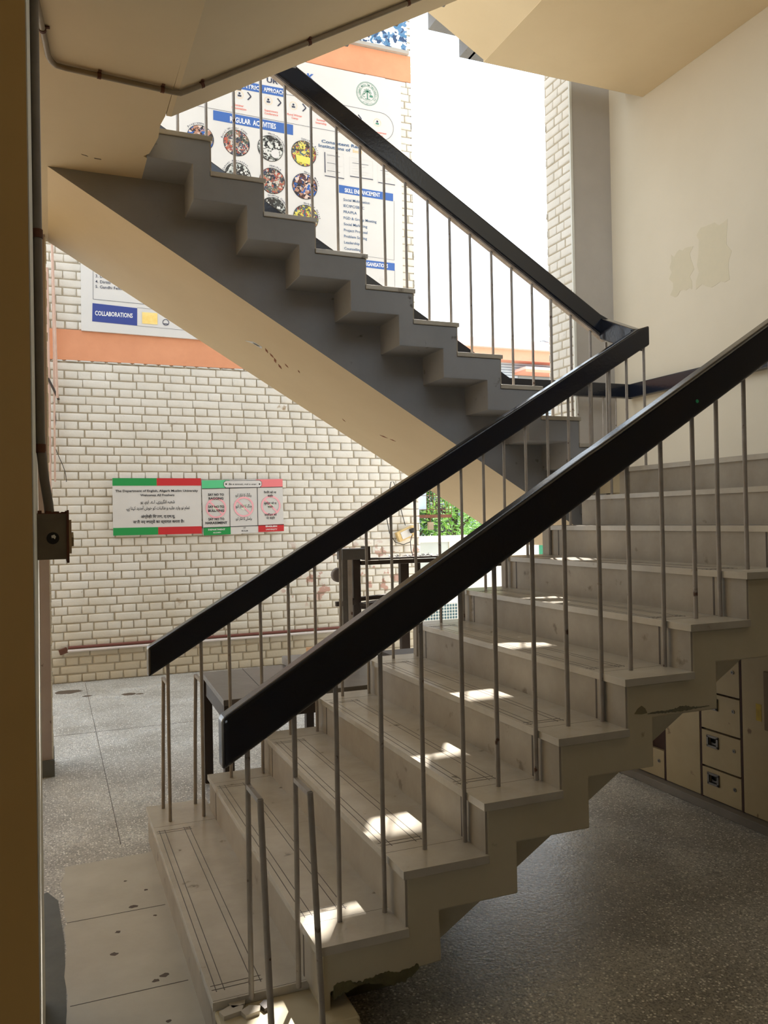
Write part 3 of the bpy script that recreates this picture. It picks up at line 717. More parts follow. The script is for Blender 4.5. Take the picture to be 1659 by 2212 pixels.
# ================================================================== CONDUITS AND BOX
b = MB(); y = .30
tC1 = empty('wall_conduit', (-.40, .3, 1.53), 'thick grey conduit running down the left column into the iron switch box', 'pipe')
b.tube([(-.421, y, 3.235), (-.421, y, 2.6), (-.421, y, 1.75), (-.419, y, 1.70), (-.412, y, 1.62), (-.402, y, 1.55), (-.400, y, 1.525)], .0128, pvc_g, 14); b.build('tube', tC1)
for z in (2.98, 2.305, 1.705):
    b = MB(); b.tube([(-.421, y, z-.012), (-.421, y, z+.012)], .0150, rust, 14); b.build('collar', tC1)
tB1 = empty('switch_box', (-.392, .30, 1.395), 'rusty iron switch box with a round black knockout on the left column', 'switch box')
b = MB(); b.box((-.433, .262, 1.396), (-.354, .40, 1.524), ironbox)
b.build('box_body', tB1, .002, 2)
b = MB(); b.box((-.357, .256, 1.386), (-.350, .41, 1.530), rust); b.build('cover_rim', tB1, .001, 1)
b = MB(); b.disc((-.392, 1.455), .0165, .2605, black, 24, t=.003); b.build('knockout_hole', tB1)
b = MB(); b.prism([(-.396, 1.462), (-.388, 1.465), (-.384, 1.459), (-.387, 1.452), (-.391, 1.456), (-.395, 1.455)], .2595, .2606, mat('light_through_hole', srgb(226, 222, 214), .6)); b.build('hole_light_patch', tB1)  # pale patch standing in for light seen through the knockout
b = MB(); b.prism([(.30, 1.41), (.37, 1.41), (.37, 1.505), (.30, 1.505)], -.350, -.343, cream, 'x'); b.prism([(.315, 1.43), (.35, 1.43), (.35, 1.47), (.315, 1.455)], -.343, -.337, pvc, 'x'); b.build('switch_plate', tB1)
b = MB(); rr = random.Random(2)
for i in range(16):
    x = -.43+i*.005; b.box((x, .262, 1.522), (x+.005, .30, 1.524+rr.random()*.008), rust)
b.build('debris_top', tB1)
# soffit conduit
tC2 = empty('soffit_conduit', (.1, 1.1, 3.235), 'thin cream conduit clipped along the underside of the upper landing and third flight', 'pipe')
pts = [(-.428, .55, 3.222), (-.418, .73, 3.222), (-.382, 1.07, 3.222), (-.372, 1.10, 3.222), (-.355, 1.125, 3.222), (-.32, 1.134, 3.222), (.08, 1.172, 3.222), (.112, 1.176, 3.224), (.14, 1.178, 3.240)]
for x in (.6, 1.15, 1.8, 2.4): pts.append((x, 1.18, spC(x)-.013))
b = MB(); b.tube(pts, .0105, pvc, 12); b.build('tube', tC2)
for P_, d in [((-.40, .90, 3.222), (.1, 1, 0)), ((-.20, 1.145, 3.222), (1, .1, 0)), ((.04, 1.167, 3.222), (1, .1, 0)), ((.20, 1.178, spC(.2)-.013), (1, 0, .58)), ((.66, 1.18, spC(.66)-.013), (1, 0, .58)), ((1.13, 1.18, spC(1.13)-.013), (1, 0, .58))]:
    d = Vector(d).normalized(); P_ = Vector(P_)
    b = MB(); b.tube([P_-d*.007, P_+d*.007], .0128, rust, 12); s = d.cross(Vector((0, 0, 1))).normalized()
    b.bar(P_-s*.024+Vector((0, 0, .009)), P_+s*.024+Vector((0, 0, .009)), .012, .004, rust); b.build('clip', tC2)
# slim pipes at the left end of the brick wall, with hanging stick
for k, (x, z0, z1, r, lb) in enumerate([(-.395, 1.35, 3.9, .012, 'thin pinkish pipe down the left end of the brick wall, nearest the column'), (-.350, 1.9, 4.2, .009, 'thin pale pipe second from the column at the left end of the brick wall')]):
    b = MB(); b.tube([(x, 6.08, z1), (x+.004, 6.08, (z0+z1)/2), (x-.002, 6.08, z0)], r, mat('pink_dusty_pipe', srgb(206, 176, 160), .6, srgb(182, 150, 134), 12, .9), 10); tag(b.build('wall_pipe'), lb, 'pipe')
b = MB(); b.tube([(-.35, 5.98, 4.15), (-.335, 5.99, 3.4), (-.322, 6.0, 2.672)], .011, MATS['pink_dusty_pipe'], 10); tag(b.build('loose_pipe'), 'loose pale pipe hanging aslant in front of the brick wall, top left', 'pipe')
b = MB(); b.tube([(-.40, 6.05, 2.86), (-.35, 6.04, 2.75), (-.31, 6.03, 2.66)], .011, darkwood, 8); tag(b.build('broken_stick'), 'short dark broken stick jutting out below the loose pale pipe', 'stick')
b = MB(); pts = []
for i in range(15): t_ = i/14; pts.append((-.36+.02*math.sin(t_*9)+.10*t_*t_, 6.12, 2.65-.75*t_))
b.tube(pts, .003, black, 6); tag(b.build('dangling_wire'), 'thin black wire dangling down the left end of the brick wall', 'wire')

# skirting pipe on the brick wall
t = empty('skirting_pipe', (1.1, 6.11, .32), 'long white and brown pipe running low along the foot of the brick wall', 'pipe')
b = MB(); b.tube([(-.30, 6.118, .306), (1.2, 6.118, .312), (2.9, 6.118, .318)], .013, mat('white_pipe', srgb(216, 206, 200), .35), 12); b.build('white_tube', t)
b = MB(); b.tube([(-.26, 6.126, .336), (1.2, 6.126, .343), (2.9, 6.126, .349)], .014, mat('maroon_pipe', srgb(112, 62, 50), .5), 12); b.build('brown_tube', t)
b = MB(); b.bar((-.335, 6.10, .300), (-.27, 6.12, .320), .03, .05, rust); b.build('end_clamp', t)

# ================================================================== BIG POSTER
yb = 6.118
t = empty('poster_board', (1.58, 6.13, 3.34), 'huge white department poster board high on the brick wall with photo circles and blue banners', 'poster')
b = MB(); b.prism([(-.10, 3.343), (3.245, 3.300), (3.268, 6.335), (-.086, 6.37)], 6.12, 6.148, white); b.build('panel', t)
Y1 = yb; Y2 = yb-.0012
b = MB()
for c in ([(1.187, 5.668), (1.186, 5.569), (2.021, 5.546), (2.023, 5.654)], [(2.521, 5.092), (2.521, 5.006), (3.150, 4.994), (3.151, 5.078)], [(2.60, 4.312), (2.60, 4.236), (3.153, 4.226), (3.155, 4.309)]):
    b = MB(); b.prism(c, Y1, Y1+.002, blue); b.build('banner', t)
b = MB(); b.prism([(1.40, 6.02), (1.37, 5.985), (1.40, 5.935), (1.93, 5.932), (1.958, 5.975), (1.93, 6.02)], Y1, Y1+.002, blue); b.build('banner', t)
b = MB(); b.prism([(.004, 3.611), (-.001, 3.436), (.412, 3.423), (.415, 3.595)], Y1, Y1+.002, navy); b.build('banner', t)
PT = Parts('text_line', t)
PT.text('ORK', 2.267, 6.162, .072, Y2, blue, width=.25, align='r', bold=.03)
PT.text('UR', 1.868, 6.056, .05, Y2, txt_dark, width=.12, align='r', bold=.03)
PT.text('CENTRIC', 1.67, 5.955, .042, Y2, txt_white, width=.24, align='r', bold=.02)
PT.text('APPROACH', 1.935, 5.955, .045, Y2, txt_white, width=.222, align='r', bold=.02)
PT.text('REGULAR  ACTIVITIES', 1.357, 5.580, .056, Y2, txt_white, width=.479, bold=.02)
PT.text('SKILL ENHANCEMENT', 2.585, 5.020, .046, Y2, txt_white, width=.41, bold=.02)
PT.text('ORGANISATIONS', 3.074, 4.250, .042, Y2, txt_white, width=.30, align='r', bold=.02)
PT.text('COLLABORATIONS', .025, 3.497, .044, Y2, txt_white, width=.346, bold=.02)
for s1, s2, x, z in [('Seminar', 'Presentation', 1.452, 5.752), ('Supervisory', 'Conference', 1.79, 5.750), ('Rural Winter', 'Camp', 2.043, 5.750), ('Summer', 'Internship', 2.333, 5.744), ('Recruitment', 'Drive', 3.01, 5.720)]:
    PT.text(s1, x, z, .022, Y2, txt_red, align='c'); PT.text(s2, x, z-.032, .022, Y2, txt_red, align='c')
PT.text('Consistent Ranking', 2.333, 5.518, .034, Y2, txt_blue, width=.56, bold=.02)
PT.text('Institutions of', 2.301, 5.467, .034, Y2, txt_blue, width=.36, bold=.02); PT.text('Social', 2.686, 5.466, .034, Y2, txt_orange, bold=.02)
for i, s1 in enumerate(['Social Mobilisation', 'IEC/IPC/SBCC', 'PRA/PLA', 'FGD & Group Meeting', 'Social Marketing', 'Project Proposal', 'Problem Solving', 'Leadership', 'Counselling']):
    PT.text(s1, 2.569, 4.925-.0658*i, .026, Y2, txt_blue, fit=.0365*1.12, bold=.008)
for s1, x, z in [('3. Dristi', .035, 3.861), ('4. Diritti', .033, 3.808), ('5. Gandhi Fellowship', .033, 3.759)]: PT.text(s1, x, z, .028, Y2, txt_dark, fit=.040, bold=.01)
def line(p, q, wd=.003, m_=None): b.bar((p[0], Y2, p[1]), (q[0], Y2, q[1]), .0006, wd, m_ or txt_dark)
def poly(ps, wd=.003, m_=None):
    for p, q in zip(ps, ps[1:]): line(p, q, wd, m_)
cap = [(3.02+.15*math.cos(a), 5.803+.150*math.sin(a)) for a in [math.pi/2-i*math.pi/14 for i in range(15)]]
for P_, w_ in [([(.55, 5.975), (2.606, 5.961)]+cap+[(2.18, 5.663), (.55, 5.692)], .003), ([(.014, 3.98), (.010, 3.649), (1.05, 3.628)], .003), ([(.415, 3.60), (1.1, 3.583), (1.1, 3.405), (.412, 3.423)], .002), ([(2.508, 5.0), (2.505, 4.36), (3.150, 4.343), (3.163, 5.0)], .002), ([(2.60, 4.24), (2.60, 3.95), (3.15, 3.94), (3.153, 4.23)], .002)]:
    b = MB(); poly(P_, w_); b.build('outline_frame', t, fix=False)
for x, z in [(1.561, 5.874), (1.878, 5.865), (2.149, 5.857), (2.775, 5.846), (2.46, 5.85)]:
    b = MB(); poly([(x-.018, z+.040), (x+.018, z), (x-.018, z-.040)], .012); b.build('chevron', t, fix=False)
for (x0, z0, x1, z1, nl) in [(2.362, 5.441, 2.582, 5.155, 14), (2.649, 5.409, 2.917, 5.19, 6), (2.976, 5.372, 3.176, 5.167, 6)]:
    b = MB(); poly([(x0, z0), (x1, z0-.01), (x1, z1), (x0, z1), (x0, z0)], .0015, paper_grey); line((x0, z1+.012), (x1, z1+.010), .008)
    for i in range(nl):
        z = z0-.03-(z0-z1-.05)*i/nl; line((x0+.03, z), (x0+.03+(x1-x0-.05)*(.5+.5*((i*37) % 10)/10), z-.001), .0035, txt_dark if i % 5 == 1 else paper_grey)
    if nl == 14: line((2.367, 5.42), (2.368, 5.20), .0105)
    b.build('document_print', t, fix=False)
for c in [(1.459, 5.875), (1.761, 5.864), (2.03, 5.858), (2.979, 5.837), (2.32, 5.86)]:
    b = MB(); b.disc(c, .042, Y2, txt_orange, 24, .039); b.disc((c[0], c[1]+.012), .011, Y2-.0003, txt_dark, 10, t=.0006); b.box((c[0]-.018, Y2-.0006, c[1]-.020), (c[0]+.018, Y2, c[1]-.004), txt_dark if c[0] < 2.5 else ringgreen); b.build('round_icon', t, fix=False)
b = MB(); b.disc((.685, 3.475), .032, Y2, txt_dark, 20, .026); b.bar((.66, Y2, 3.46), (.71, Y2, 3.46), .0006, .008, txt_dark); b.build('small_emblem', t, fix=False)
b = MB(); b.box((.46, Y2-.0004, 3.448), (.605, Y2, 3.560), gold)
poly([(.49, 3.475), (.515, 3.52), (.53, 3.545), (.545, 3.52), (.54, 3.48), (.57, 3.49), (.575, 3.55)], .003); b.build('gold_picture', t, fix=False)
b = MB(); b.disc((3.0, 4.11), .028, Y2, paper_grey, 20, .020); b.build('small_emblem', t, fix=False)
# round photographs, dark coloured patches
C1 = [srgb(40, 44, 56), srgb(150, 120, 96), srgb(84, 96, 84), srgb(176, 84, 66), srgb(196, 190, 180), srgb(60, 70, 92)]
C2 = [srgb(34, 34, 36), srgb(180, 186, 182), srgb(60, 60, 58), srgb(210, 210, 206), srgb(46, 42, 40), srgb(120, 124, 120)]
C3 = [srgb(196, 186, 60), srgb(70, 96, 120), srgb(178, 90, 80), srgb(88, 84, 70), srgb(214, 204, 110), srgb(52, 44, 44)]
C4 = [srgb(40, 92, 168), srgb(60, 44, 40), srgb(176, 130, 108), srgb(210, 190, 180), srgb(88, 52, 50), srgb(36, 36, 48)]
pm = [photo_mat('photo_print_%s' % n_, c, s_) for n_, c, s_ in (('camp', C1, 46), ('hall', C2, 38), ('rally', C3, 42), ('faces', C4, 36))]
circ = [((1.054, 5.36), 3, .135), ((1.421, 5.37), 0, .136), ((1.774, 5.368), 1, .136), ((2.135, 5.369), 2, .137), ((1.428, 5.034), 1, .136), ((1.788, 5.031), 0, .136), ((2.139, 5.021), 3, .138), ((1.791, 4.726), 1, .136), ((2.145, 4.688), 2, .138), ((1.06, 5.03), 2, .136), ((1.06, 4.70), 0, .136), ((1.43, 4.70), 3, .136)]
for c, k, r in circ:
    b = MB(); b.disc(c, r, Y2, txt_black, 40, t=.0008); b.disc(c, r-.006, Y2-.0006, pm[k], 40, t=.0008)
    if k == 2: b.quad([(c[0]-.09, Y2-.0011, c[1]-.02), (c[0]-.08, Y2-.0011, c[1]-.09), (c[0]+.06, Y2-.0011, c[1]-.11), (c[0]+.08, Y2-.0011, c[1]-.04)], mat('yellow_sheet', srgb(216, 210, 100), .6))
    if k == 1: b.disc((c[0]+.05, c[1]-.05), .045, Y2-.0009, paper_grey, 14, t=.0005)
    b.build('round_photo', t)
PT = Parts('curved_caption', t)
for s1, c, a0, a1 in [('Programme', (1.054, 5.36), 2.5, 1.3), ('Rural Winter Camp', (1.421, 5.37), 2.95, .75), ('Workshop/Seminar', (1.774, 5.368), 1.7, -.2), ('Swachta Rally', (2.135, 5.369), 1.75, 0.0), ('Cancer Awareness', (1.428, 5.034), 2.9, .8), ('PRA/PLA', (1.788, 5.031), 1.75, .9), ('Nasha Mukti', (2.139, 5.021), 1.6, .1), ('Drawing Competition', (1.791, 4.726), 1.9, -.2), ('Nukkad Natak', (2.145, 4.688), 1.7, 0)]:
    PT.arc(s1, c[0], c[1], .146, a0, a1, .020, Y2, txt_dark)
#
# round green seal with a palm tree
b = MB(); c = (2.87, 6.135)
b.disc(c, .129, Y2, ringgreen, 48, .125); b.disc(c, .119, Y2, ringgreen, 48, .117); b.disc(c, .082, Y2, ringgreen, 40, .079)
for i in range(12): a = .55+i*(math.pi*2-.0)/12; b.disc((c[0]+.111*math.cos(a), c[1]+.111*math.sin(a)), .0028, Y2-.0002, ringgreen, 8, t=.0004)
PT.arc('ALIGARH MUSLIM UNIVERSITY', c[0], c[1], .086, 3.9, -.75, .020, Y2, ringgreen)
PT.arc(urdu('علیگڑھ'.replace('ڑ', 'ر').replace('ھ', 'ہ')), c[0], c[1], .100, 4.2, 5.2, .016, Y2, ringgreen)
b.bar((c[0], Y2, c[1]-.06), (c[0]-.003, Y2, c[1]+.025), .0006, .010, ringgreen)
for a in (.1, .7, 1.3, 1.9, 2.5, 3.1, -.4, 3.6):
    p0 = Vector((c[0], c[1]+.022)); p1 = p0+Vector((math.cos(a), math.sin(a)))*.030; p2 = p1+Vector((math.cos(a), math.sin(a)-.9))*.020
    b.bar((p0.x, Y2, p0.y), (p1.x, Y2, p1.y), .0006, .006, ringgreen); b.bar((p1.x, Y2, p1.y), (p2.x, Y2, p2.y), .0006, .005, ringgreen)
b.bar((c[0]-.03, Y2, c[1]-.060), (c[0]+.03, Y2, c[1]-.060), .0006, .006, ringgreen)
cr = [(c[0]-.040+.018*math.cos(a), c[1]-.022+.018*math.sin(a)) for a in [i*.45+.9 for i in range(11)]]
for p, q in zip(cr, cr[1:]): b.bar((p[0], Y2, p[1]), (q[0], Y2, q[1]), .0006, .005, ringgreen)
for dx in (.024, .044): b.add([(c[0]+dx, Y2, c[1]-.035), (c[0]+dx+.017, Y2, c[1]-.033), (c[0]+dx+.017, Y2, c[1]-.012), (c[0]+dx, Y2, c[1]-.014)], [(0, 1, 2, 3)], ringgreen)
b.build('round_seal', t, fix=False)
# picture above the upper band
t = empty('picture_panel', (3.1, 6.13, 6.69), 'blue tinted crowd picture panel above the upper salmon band, at the top edge', 'poster')
b = MB(); b.box((1.6, 6.125, 6.70), (3.355, 6.148, 7.7), photo_mat('crowd_print', [srgb(40, 70, 110), srgb(226, 230, 234), srgb(70, 120, 160), srgb(200, 212, 222), srgb(90, 130, 170), srgb(236, 236, 236)], 24)); b.build('picture', t)
b = MB(); b.box((1.6, 6.11, 6.665), (3.37, 6.15, 6.70), grey_wall); b.build('ledge', t)

# ================================================================== NOTICE BOARDS
yb = 6.118; Y1, Y2, Y3 = yb, yb-.0010, yb-.0020
t = empty('notice_board', (.58, 6.13, 1.38), 'welcome notice board with green and red borders, left of the pair on brick wall', 'notice board')
b = MB(); b.box((.160, 6.12, 1.383), (1.003, 6.145, 1.936), white); b.build('panel', t)
b = MB()
for x0, x1, z0, z1, m_ in [(.160, .573, 1.863, 1.936, green), (.573, 1.003, 1.863, 1.936, red), (.160, .580, 1.383, 1.456, green), (.580, 1.003, 1.383, 1.456, red)]:
    b = MB(); b.box((x0, Y1, z0), (x1, Y1+.003, z1), m_); b.build('border_band', t)
b = MB()
b.disc((.57, 1.657), .115, Y2, mat('print_faint', srgb(218, 216, 212), .6), 40, .107); b.disc((.57, 1.657), .07, Y2, MATS['print_faint'], 40, .066); b.build('faint_seal', t, fix=False)
PT = Parts('text_line', t)
PT.text('The Department of English, Aligarh Muslim University', .184, 1.802, .022, Y3, txt_black, width=.788, bold=.022)
PT.text('Welcomes All Freshers', .415, 1.760, .022, Y3, txt_black, width=.325, bold=.022)
PT.text(urdu('شعبہ انگریزی۔ اے۔ ایم۔ یو'), .580, 1.690, .024, Y3, txt_black, width=.325, align='c', fit=.042)
PT.text(urdu('تمام نو وارد طلبہ و طالبات کو خوش آمدید کہتا ہے۔'), .584, 1.630, .024, Y3, txt_black, width=.606, align='c', fit=.042)
PT.text('अंग्रेज़ी िवभाग, ए.एम.यू.', .581, 1.548, .024, Y3, txt_black, width=.326, align='c', fit=.036, bold=.02)
PT.text('सभी नए छात्रों का स्वागत करता है।', .588, 1.497, .024, Y3, txt_black, width=.484, align='c', fit=.036, bold=.02)
#
t = empty('notice_board', (1.43, 6.13, 1.37), 'three-column notice board with pink prohibition circles, right-hand of the pair', 'notice board')
tilt = .0195
def Z(x, z): return z+(x-1.43)*tilt
b = MB(); b.prism([(1.020, 1.362), (1.848, 1.388), (1.840, 1.933), (1.009, 1.915)], 6.12, 6.145, white); b.build('panel', t)
b = MB()
def q4(x0, x1, z0, z1, m_, y=Y1): b.prism([(x0, Z(x0, z0)), (x1, Z(x1, z0)), (x1, Z(x1, z1)), (x0, Z(x0, z1))], y, y+.002, m_)
q4(1.012, 1.29, 1.840, 1.922, mint); q4(1.56, 1.842, 1.840, 1.922, pink)
q4(1.021, 1.293, 1.371, 1.445, green); q4(1.578, 1.848, 1.381, 1.453, red)
for x0, x1, z0, z1 in [(1.012, 1.842, 1.836, 1.842), (1.020, 1.848, 1.445, 1.451), (1.285, 1.290, 1.445, 1.84), (1.572, 1.577, 1.445, 1.84)]: q4(x0, x1, z0, z1, txt_black, Y1-.0004)
bd = lambda g: [(1.228-g, 1.860), (1.250-g*.5, 1.838-g), (1.600+g*.5, 1.842-g), (1.622+g, 1.862), (1.622+g, 1.898), (1.600+g*.5, 1.918+g), (1.250-g*.5, 1.914+g), (1.228-g, 1.892)]
b.prism(bd(0), Y2-.0006, Y2+.001, txt_black); b.prism(bd(-.004), Y2-.0010, Y2+.001, white)
b.build('colour_bands', t)
b = MB()
for x, z in [(1.149, 1.637), (1.431, 1.645), (1.713, 1.654)]:
    b = MB(); b.disc((x, z), .103, Y2, palepink, 40, .086); b.bar((x-.068, Y2, z+.068), (x+.068, Y2, z-.068), .0006, .017, palepink); b.disc((x, z), .03, Y1-.0004, mat('faint_green', srgb(222, 232, 214), .6), 20, t=.0004); b.build('prohibition_circle', t, fix=False)
PT = Parts('text_line', t)
PT.text('Be a sonnet, not a soar.', 1.425, 1.868, .020, Y3, txt_black, width=.29, align='c', slant=.25, bold=.02)
for x in (1.254, 1.597): b = MB(); b.disc((x, 1.877), .008, Y3, txt_black, 12, t=.0004); b.build('badge_dot', t, fix=False)
for s1, z in [('SAY NO TO', 1.760), ('RAGGING', 1.722), ('SAY NO TO', 1.638), ('BULLYING', 1.599), ('SAY NO TO', 1.514), ('HARASSMENT', 1.476)]:
    PT.text(s1, 1.150, z, .024, Y3, txt_black, width={'SAY NO TO': .160, 'RAGGING': .148, 'BULLYING': .160, 'HARASSMENT': .219}[s1], align='c', bold=.03)
for s1, z in [('ریگنگ کا انکار کرو', 1.752), ('جنگ کا انکار کرو', 1.640), ('ہراسانی کا انکار کرو', 1.512)]: PT.text(urdu(s1), 1.430, z, .022, Y3, txt_black, width=.165, align='c', fit=.040)
for s1, z in [('रैगिंग को ना', 1.780), ('कहो!', 1.745), ('बुलीइंग को ना', 1.667), ('कहो!', 1.632), ('उत्पीड़न को', 1.550), ('ना कहो!', 1.516)]: PT.text(s1, 1.708, z, .02, Y3, txt_black, width=(.055 if s1 == 'कहो!' else .09 if s1 == 'ना कहो!' else .13), align='c', fit=.030, bold=.015)
PT.text('DEPARTMENT', 1.152, 1.412, .016, Y3, txt_white, width=.17, align='c', bold=.02); PT.text('ALIGARH', 1.154, 1.383, .014, Y3, txt_white, align='c')
PT.text('OF', 1.435, 1.425, .014, Y3, txt_black, align='c', bold=.02); PT.text('MUSLIM', 1.436, 1.394, .014, Y3, txt_black, align='c')
PT.text('ENGLISH', 1.714, 1.434, .015, Y3, txt_white, width=.12, align='c', bold=.04); PT.text('UNIVERSITY', 1.716, 1.403, .014, Y3, txt_white, width=.12, align='c')
#

# socket board with wires
t = empty('socket_board', (3.22, 6.13, 1.30), 'small cream extension socket board tied aslant on the brick wall end', 'socket')
b = MB(); cs = Matrix.Rotation(math.radians(22), 4, 'Y')
def rb(mb, x0, x1, z0, z1, y0, y1, m_, cx=3.225, cz=1.33, a=.38):
    pts = [(x0, z0), (x1, z0), (x1, z1), (x0, z1)]
    mb.prism([(cx+px*math.cos(a)-pz*math.sin(a), cz+px*math.sin(a)+pz*math.cos(a)) for px, pz in pts], y0, y1, m_)
rb(b, -.11, .11, -.055, .055, 6.085, 6.148, mat('yellowed_plastic', srgb(222, 196, 140), .5, srgb(204, 172, 112), 20, .9)); b.build('backplate', t, .004, 2)
b = MB(); rb(b, -.07, .05, -.04, .04, 6.078, 6.086, white); b.build('cover', t, .002, 1)
b = MB(); rb(b, .035, .085, -.012, .035, 6.03, 6.08, black); b.build('plug', t, .006, 2)
b = MB(); b.tube([(3.00, 6.11, 1.50), (3.01, 6.11, 1.62), (3.03, 6.11, 1.78), (3.06, 6.11, 1.90), (3.09, 6.11, 1.90), (3.13, 6.11, 1.78), (3.17, 6.11, 1.60), (3.215, 6.10, 1.42)], .0045, black, 6)
b.tube([(3.00, 6.11, 1.50), (3.03, 6.11, 1.34), (3.09, 6.10, 1.24), (3.18, 6.08, 1.21), (3.25, 6.05, 1.24), (3.275, 6.05, 1.32)], .0045, black, 6)
b.tube([(3.25, 6.05, 1.24), (3.27, 6.08, 1.15), (3.31, 6.10, 1.05), (3.38, 6.10, .85), (3.40, 6.1, .70)], .0045, black, 6)
tag(b.build('power_cable'), 'black power cable looping above and below the small socket board on the brick wall', 'cable')

# ================================================================== FURNITURE BEYOND THE STAIRS
t = empty('wooden_table', (.9, 2.3, 0), 'low dark-legged table with a worn grey top behind the far railing', 'table')
b = MB(); b.prism([(.374, 1.851), (1.75, 1.90), (1.80, 2.74), (.405, 2.660)], .590, .620, tabletop, 'z'); b.build('table_top', t, .003, 2)
b = MB(); b.bar((.60, 1.862, .6205), (.645, 2.67, .6205), .004, .001, black); b.build('joint_line', t)
b = MB(); b.bar((.40, 1.90, .545), (1.72, 1.93, .545), .022, .09, darkwood); b.bar((.40, 1.90, .545), (.425, 2.62, .545), .022, .09, darkwood); b.build('apron', t)
for x, y in ((.405, 1.90), (.425, 2.60), (1.70, 1.95), (1.74, 2.68), (1.05, 2.66)):
    b = MB(); b.box((x-.024, y-.024, 0), (x+.024, y+.024, .59), darkwood); b.build('leg', t, .002, 1)
b = MB(); b.box((.90, 2.45, .621), (1.10, 2.72, .668), mat('grey_book', srgb(150, 146, 142), .6, srgb(128, 124, 120), 8, .9)); tag(b.build('ledger_book', bevel=.003), 'thick grey ledger lying on the low table behind the handrail, lower left of two', 'book')
b = MB(); b.box((1.06, 2.50, .669), (1.30, 2.74, .706), mat('tan_cover', srgb(206, 160, 112), .6, srgb(186, 140, 92), 8, .9)); tag(b.build('ledger_book', bevel=.003), 'tan covered ledger resting on the grey one, upper right of two on the low table', 'book')
# dark stack seen below the handrail
for k in range(3):
    b = MB(); b.box((1.36+.01*k, 2.02, .621+.035*k), (1.66-.008*k, 2.30, .652+.035*k), black if k % 2 else darkwood)
    tag(b.build('dark_tray', bevel=.003), ['dark tray lying on the low table top near the stairs, bottom of three', 'black tray in the middle of three stacked on the low table', 'dark tray on top of three stacked on the low table'][k], 'tray', 'dark trays stacked on the low table')
# broken dark frame (old desk skeleton)
t = empty('broken_desk_frame', (2.1, 3.5, 0), 'broken dark wooden desk frame with debris on top, standing before the brick wall end', 'desk')
Y = 3.6
b = MB(); b.box((1.60, Y-.02, 0), (1.64, Y+.02, 1.26), steel); b.box((1.64, Y-.025, 0), (1.675, Y+.015, 1.23), rod); b.build('post', t, .002, 1)
b = MB(); b.box((1.70, Y+.02, .2), (1.76, Y+.07, 1.20), darkwood); b.build('post', t, .003, 1)
b = MB(); b.box((1.60, Y-.03, 1.195), (1.80, Y+.10, 1.275), mat('grey_board', srgb(92, 90, 88), .6, srgb(70, 66, 64), 9, .9)); b.box((1.795, Y-.035, 1.185), (1.82, Y+.10, 1.29), darkwood); b.build('end_board', t, .002, 1)
b = MB(); b.box((1.76, Y, 1.150), (3.0, Y+.04, 1.180), darkwood); b.box((1.80, Y+.0, 1.186), (3.0, Y+.07, 1.200), darkwood); b.box((2.45, Y-.02, 1.10), (3.0, Y+.02, 1.15), darkwood); b.build('top_rail', t, .002, 1)
for x in (2.10, 2.24):
    b = MB(); b.box((x, Y+.05, .0), (x+(.07 if x < 2.15 else .03), Y+.10, 1.15), darkwood); b.build('post', t, .003, 1)
b = MB(); b.bar((1.60, Y+.05, .885), (2.2, Y+.05, .915), .05, .03, darkwood); b.bar((1.74, Y-.05, .86), (2.12, Y-.02, .90), .1, .018, darkwood); b.bar((1.55, Y, .87), (1.70, Y, .875), .03, .035, darkwood)
b.bar((1.74, Y+.1, .84), (2.2, Y+.15, .80), .03, .05, darkwood); b.build('shelf_rail', t, .002, 1)
b = MB(); rr = random.Random(8)
for i in range(60):
    x = 1.95+rr.random()*1.0; y = Y+rr.random()*.1; a = rr.uniform(0, 3); l = rr.uniform(.01, .04)
    b.bar((x, y, 1.203+rr.random()*.004), (x+l*math.cos(a), y+l*math.sin(a), 1.204+rr.random()*.014), .008, .004, darkwood)
b.build('debris', t)
b = MB(); b.disc((1.60, 1.08), .055, Y+.05, mat('grey_cloth', srgb(120, 112, 106), .9), 14, t=.05); b.build('rag', t, .01, 2)

# ================================================================== OUTDOORS
def tree(label, x, y, h, r, n, seed, col, cz=None):
    t = empty('tree', (x, y, -.05), label, 'tree'); rg = random.Random(seed)
    b = MB(); b.tube([(x, y, -.05), (x+.03, y, h*.25), (x-.03, y+.02, h*.5), (x+.05, y, h*.75)], [.06, .05, .04, .02], darkwood, 8)
    for i in range(9):
        a = rg.uniform(0, 6.28); z = h*rg.uniform(.3, .7); b.tube([(x, y, z), (x+r*.5*math.cos(a), y+r*.5*math.sin(a), z+h*.12), (x+r*.8*math.cos(a), y+r*.8*math.sin(a), z+h*.2)], [.022, .014, .006], darkwood, 6)
    b.build('trunk', t)
    b = MB(); c0 = Vector((x, y, cz or h*.62))
    for i in range(n):
        d = Vector((rg.gauss(0, 1), rg.gauss(0, 1), rg.gauss(0, 1))).normalized(); k = rg.random()**.45
        p = c0+Vector((d.x*r, d.y*r, d.z*h*.42))*k
        u = Vector((rg.gauss(0, 1), rg.gauss(0, 1), rg.gauss(0, .6))).normalized(); v = u.orthogonal().normalized(); L_ = rg.uniform(.07, .14); q = L_*.34
        b.add([p-u*L_/2, p+v*q/2, p+u*L_/2+Vector((0, 0, -.01)), p-v*q/2], [(0, 1, 2, 3)], col)
    b.build('foliage', t, fix=False)
leafm = mat('leaf_green', srgb(140, 188, 80), .5, srgb(84, 140, 56), 2.5, .9)
leafd = mat('leaf_dark', srgb(66, 104, 52), .5, srgb(40, 74, 38), 2.5, .9)
tree('leafy green tree outside, right of the brick wall end, behind the white cabinet', 5.95, 10.2, 2.6, .72, 2600, 3, leafm, 1.72)
tree('darker bushy tree outside, close behind the hanging cage at the wall end', 5.3, 10.6, 3.0, .55, 3000, 5, leafd, 2.15)
tree('low bright bush outside beyond the yard, right of the leafy tree', 7.5, 11.5, 2.0, .8, 2400, 8, leafm, 1.15)
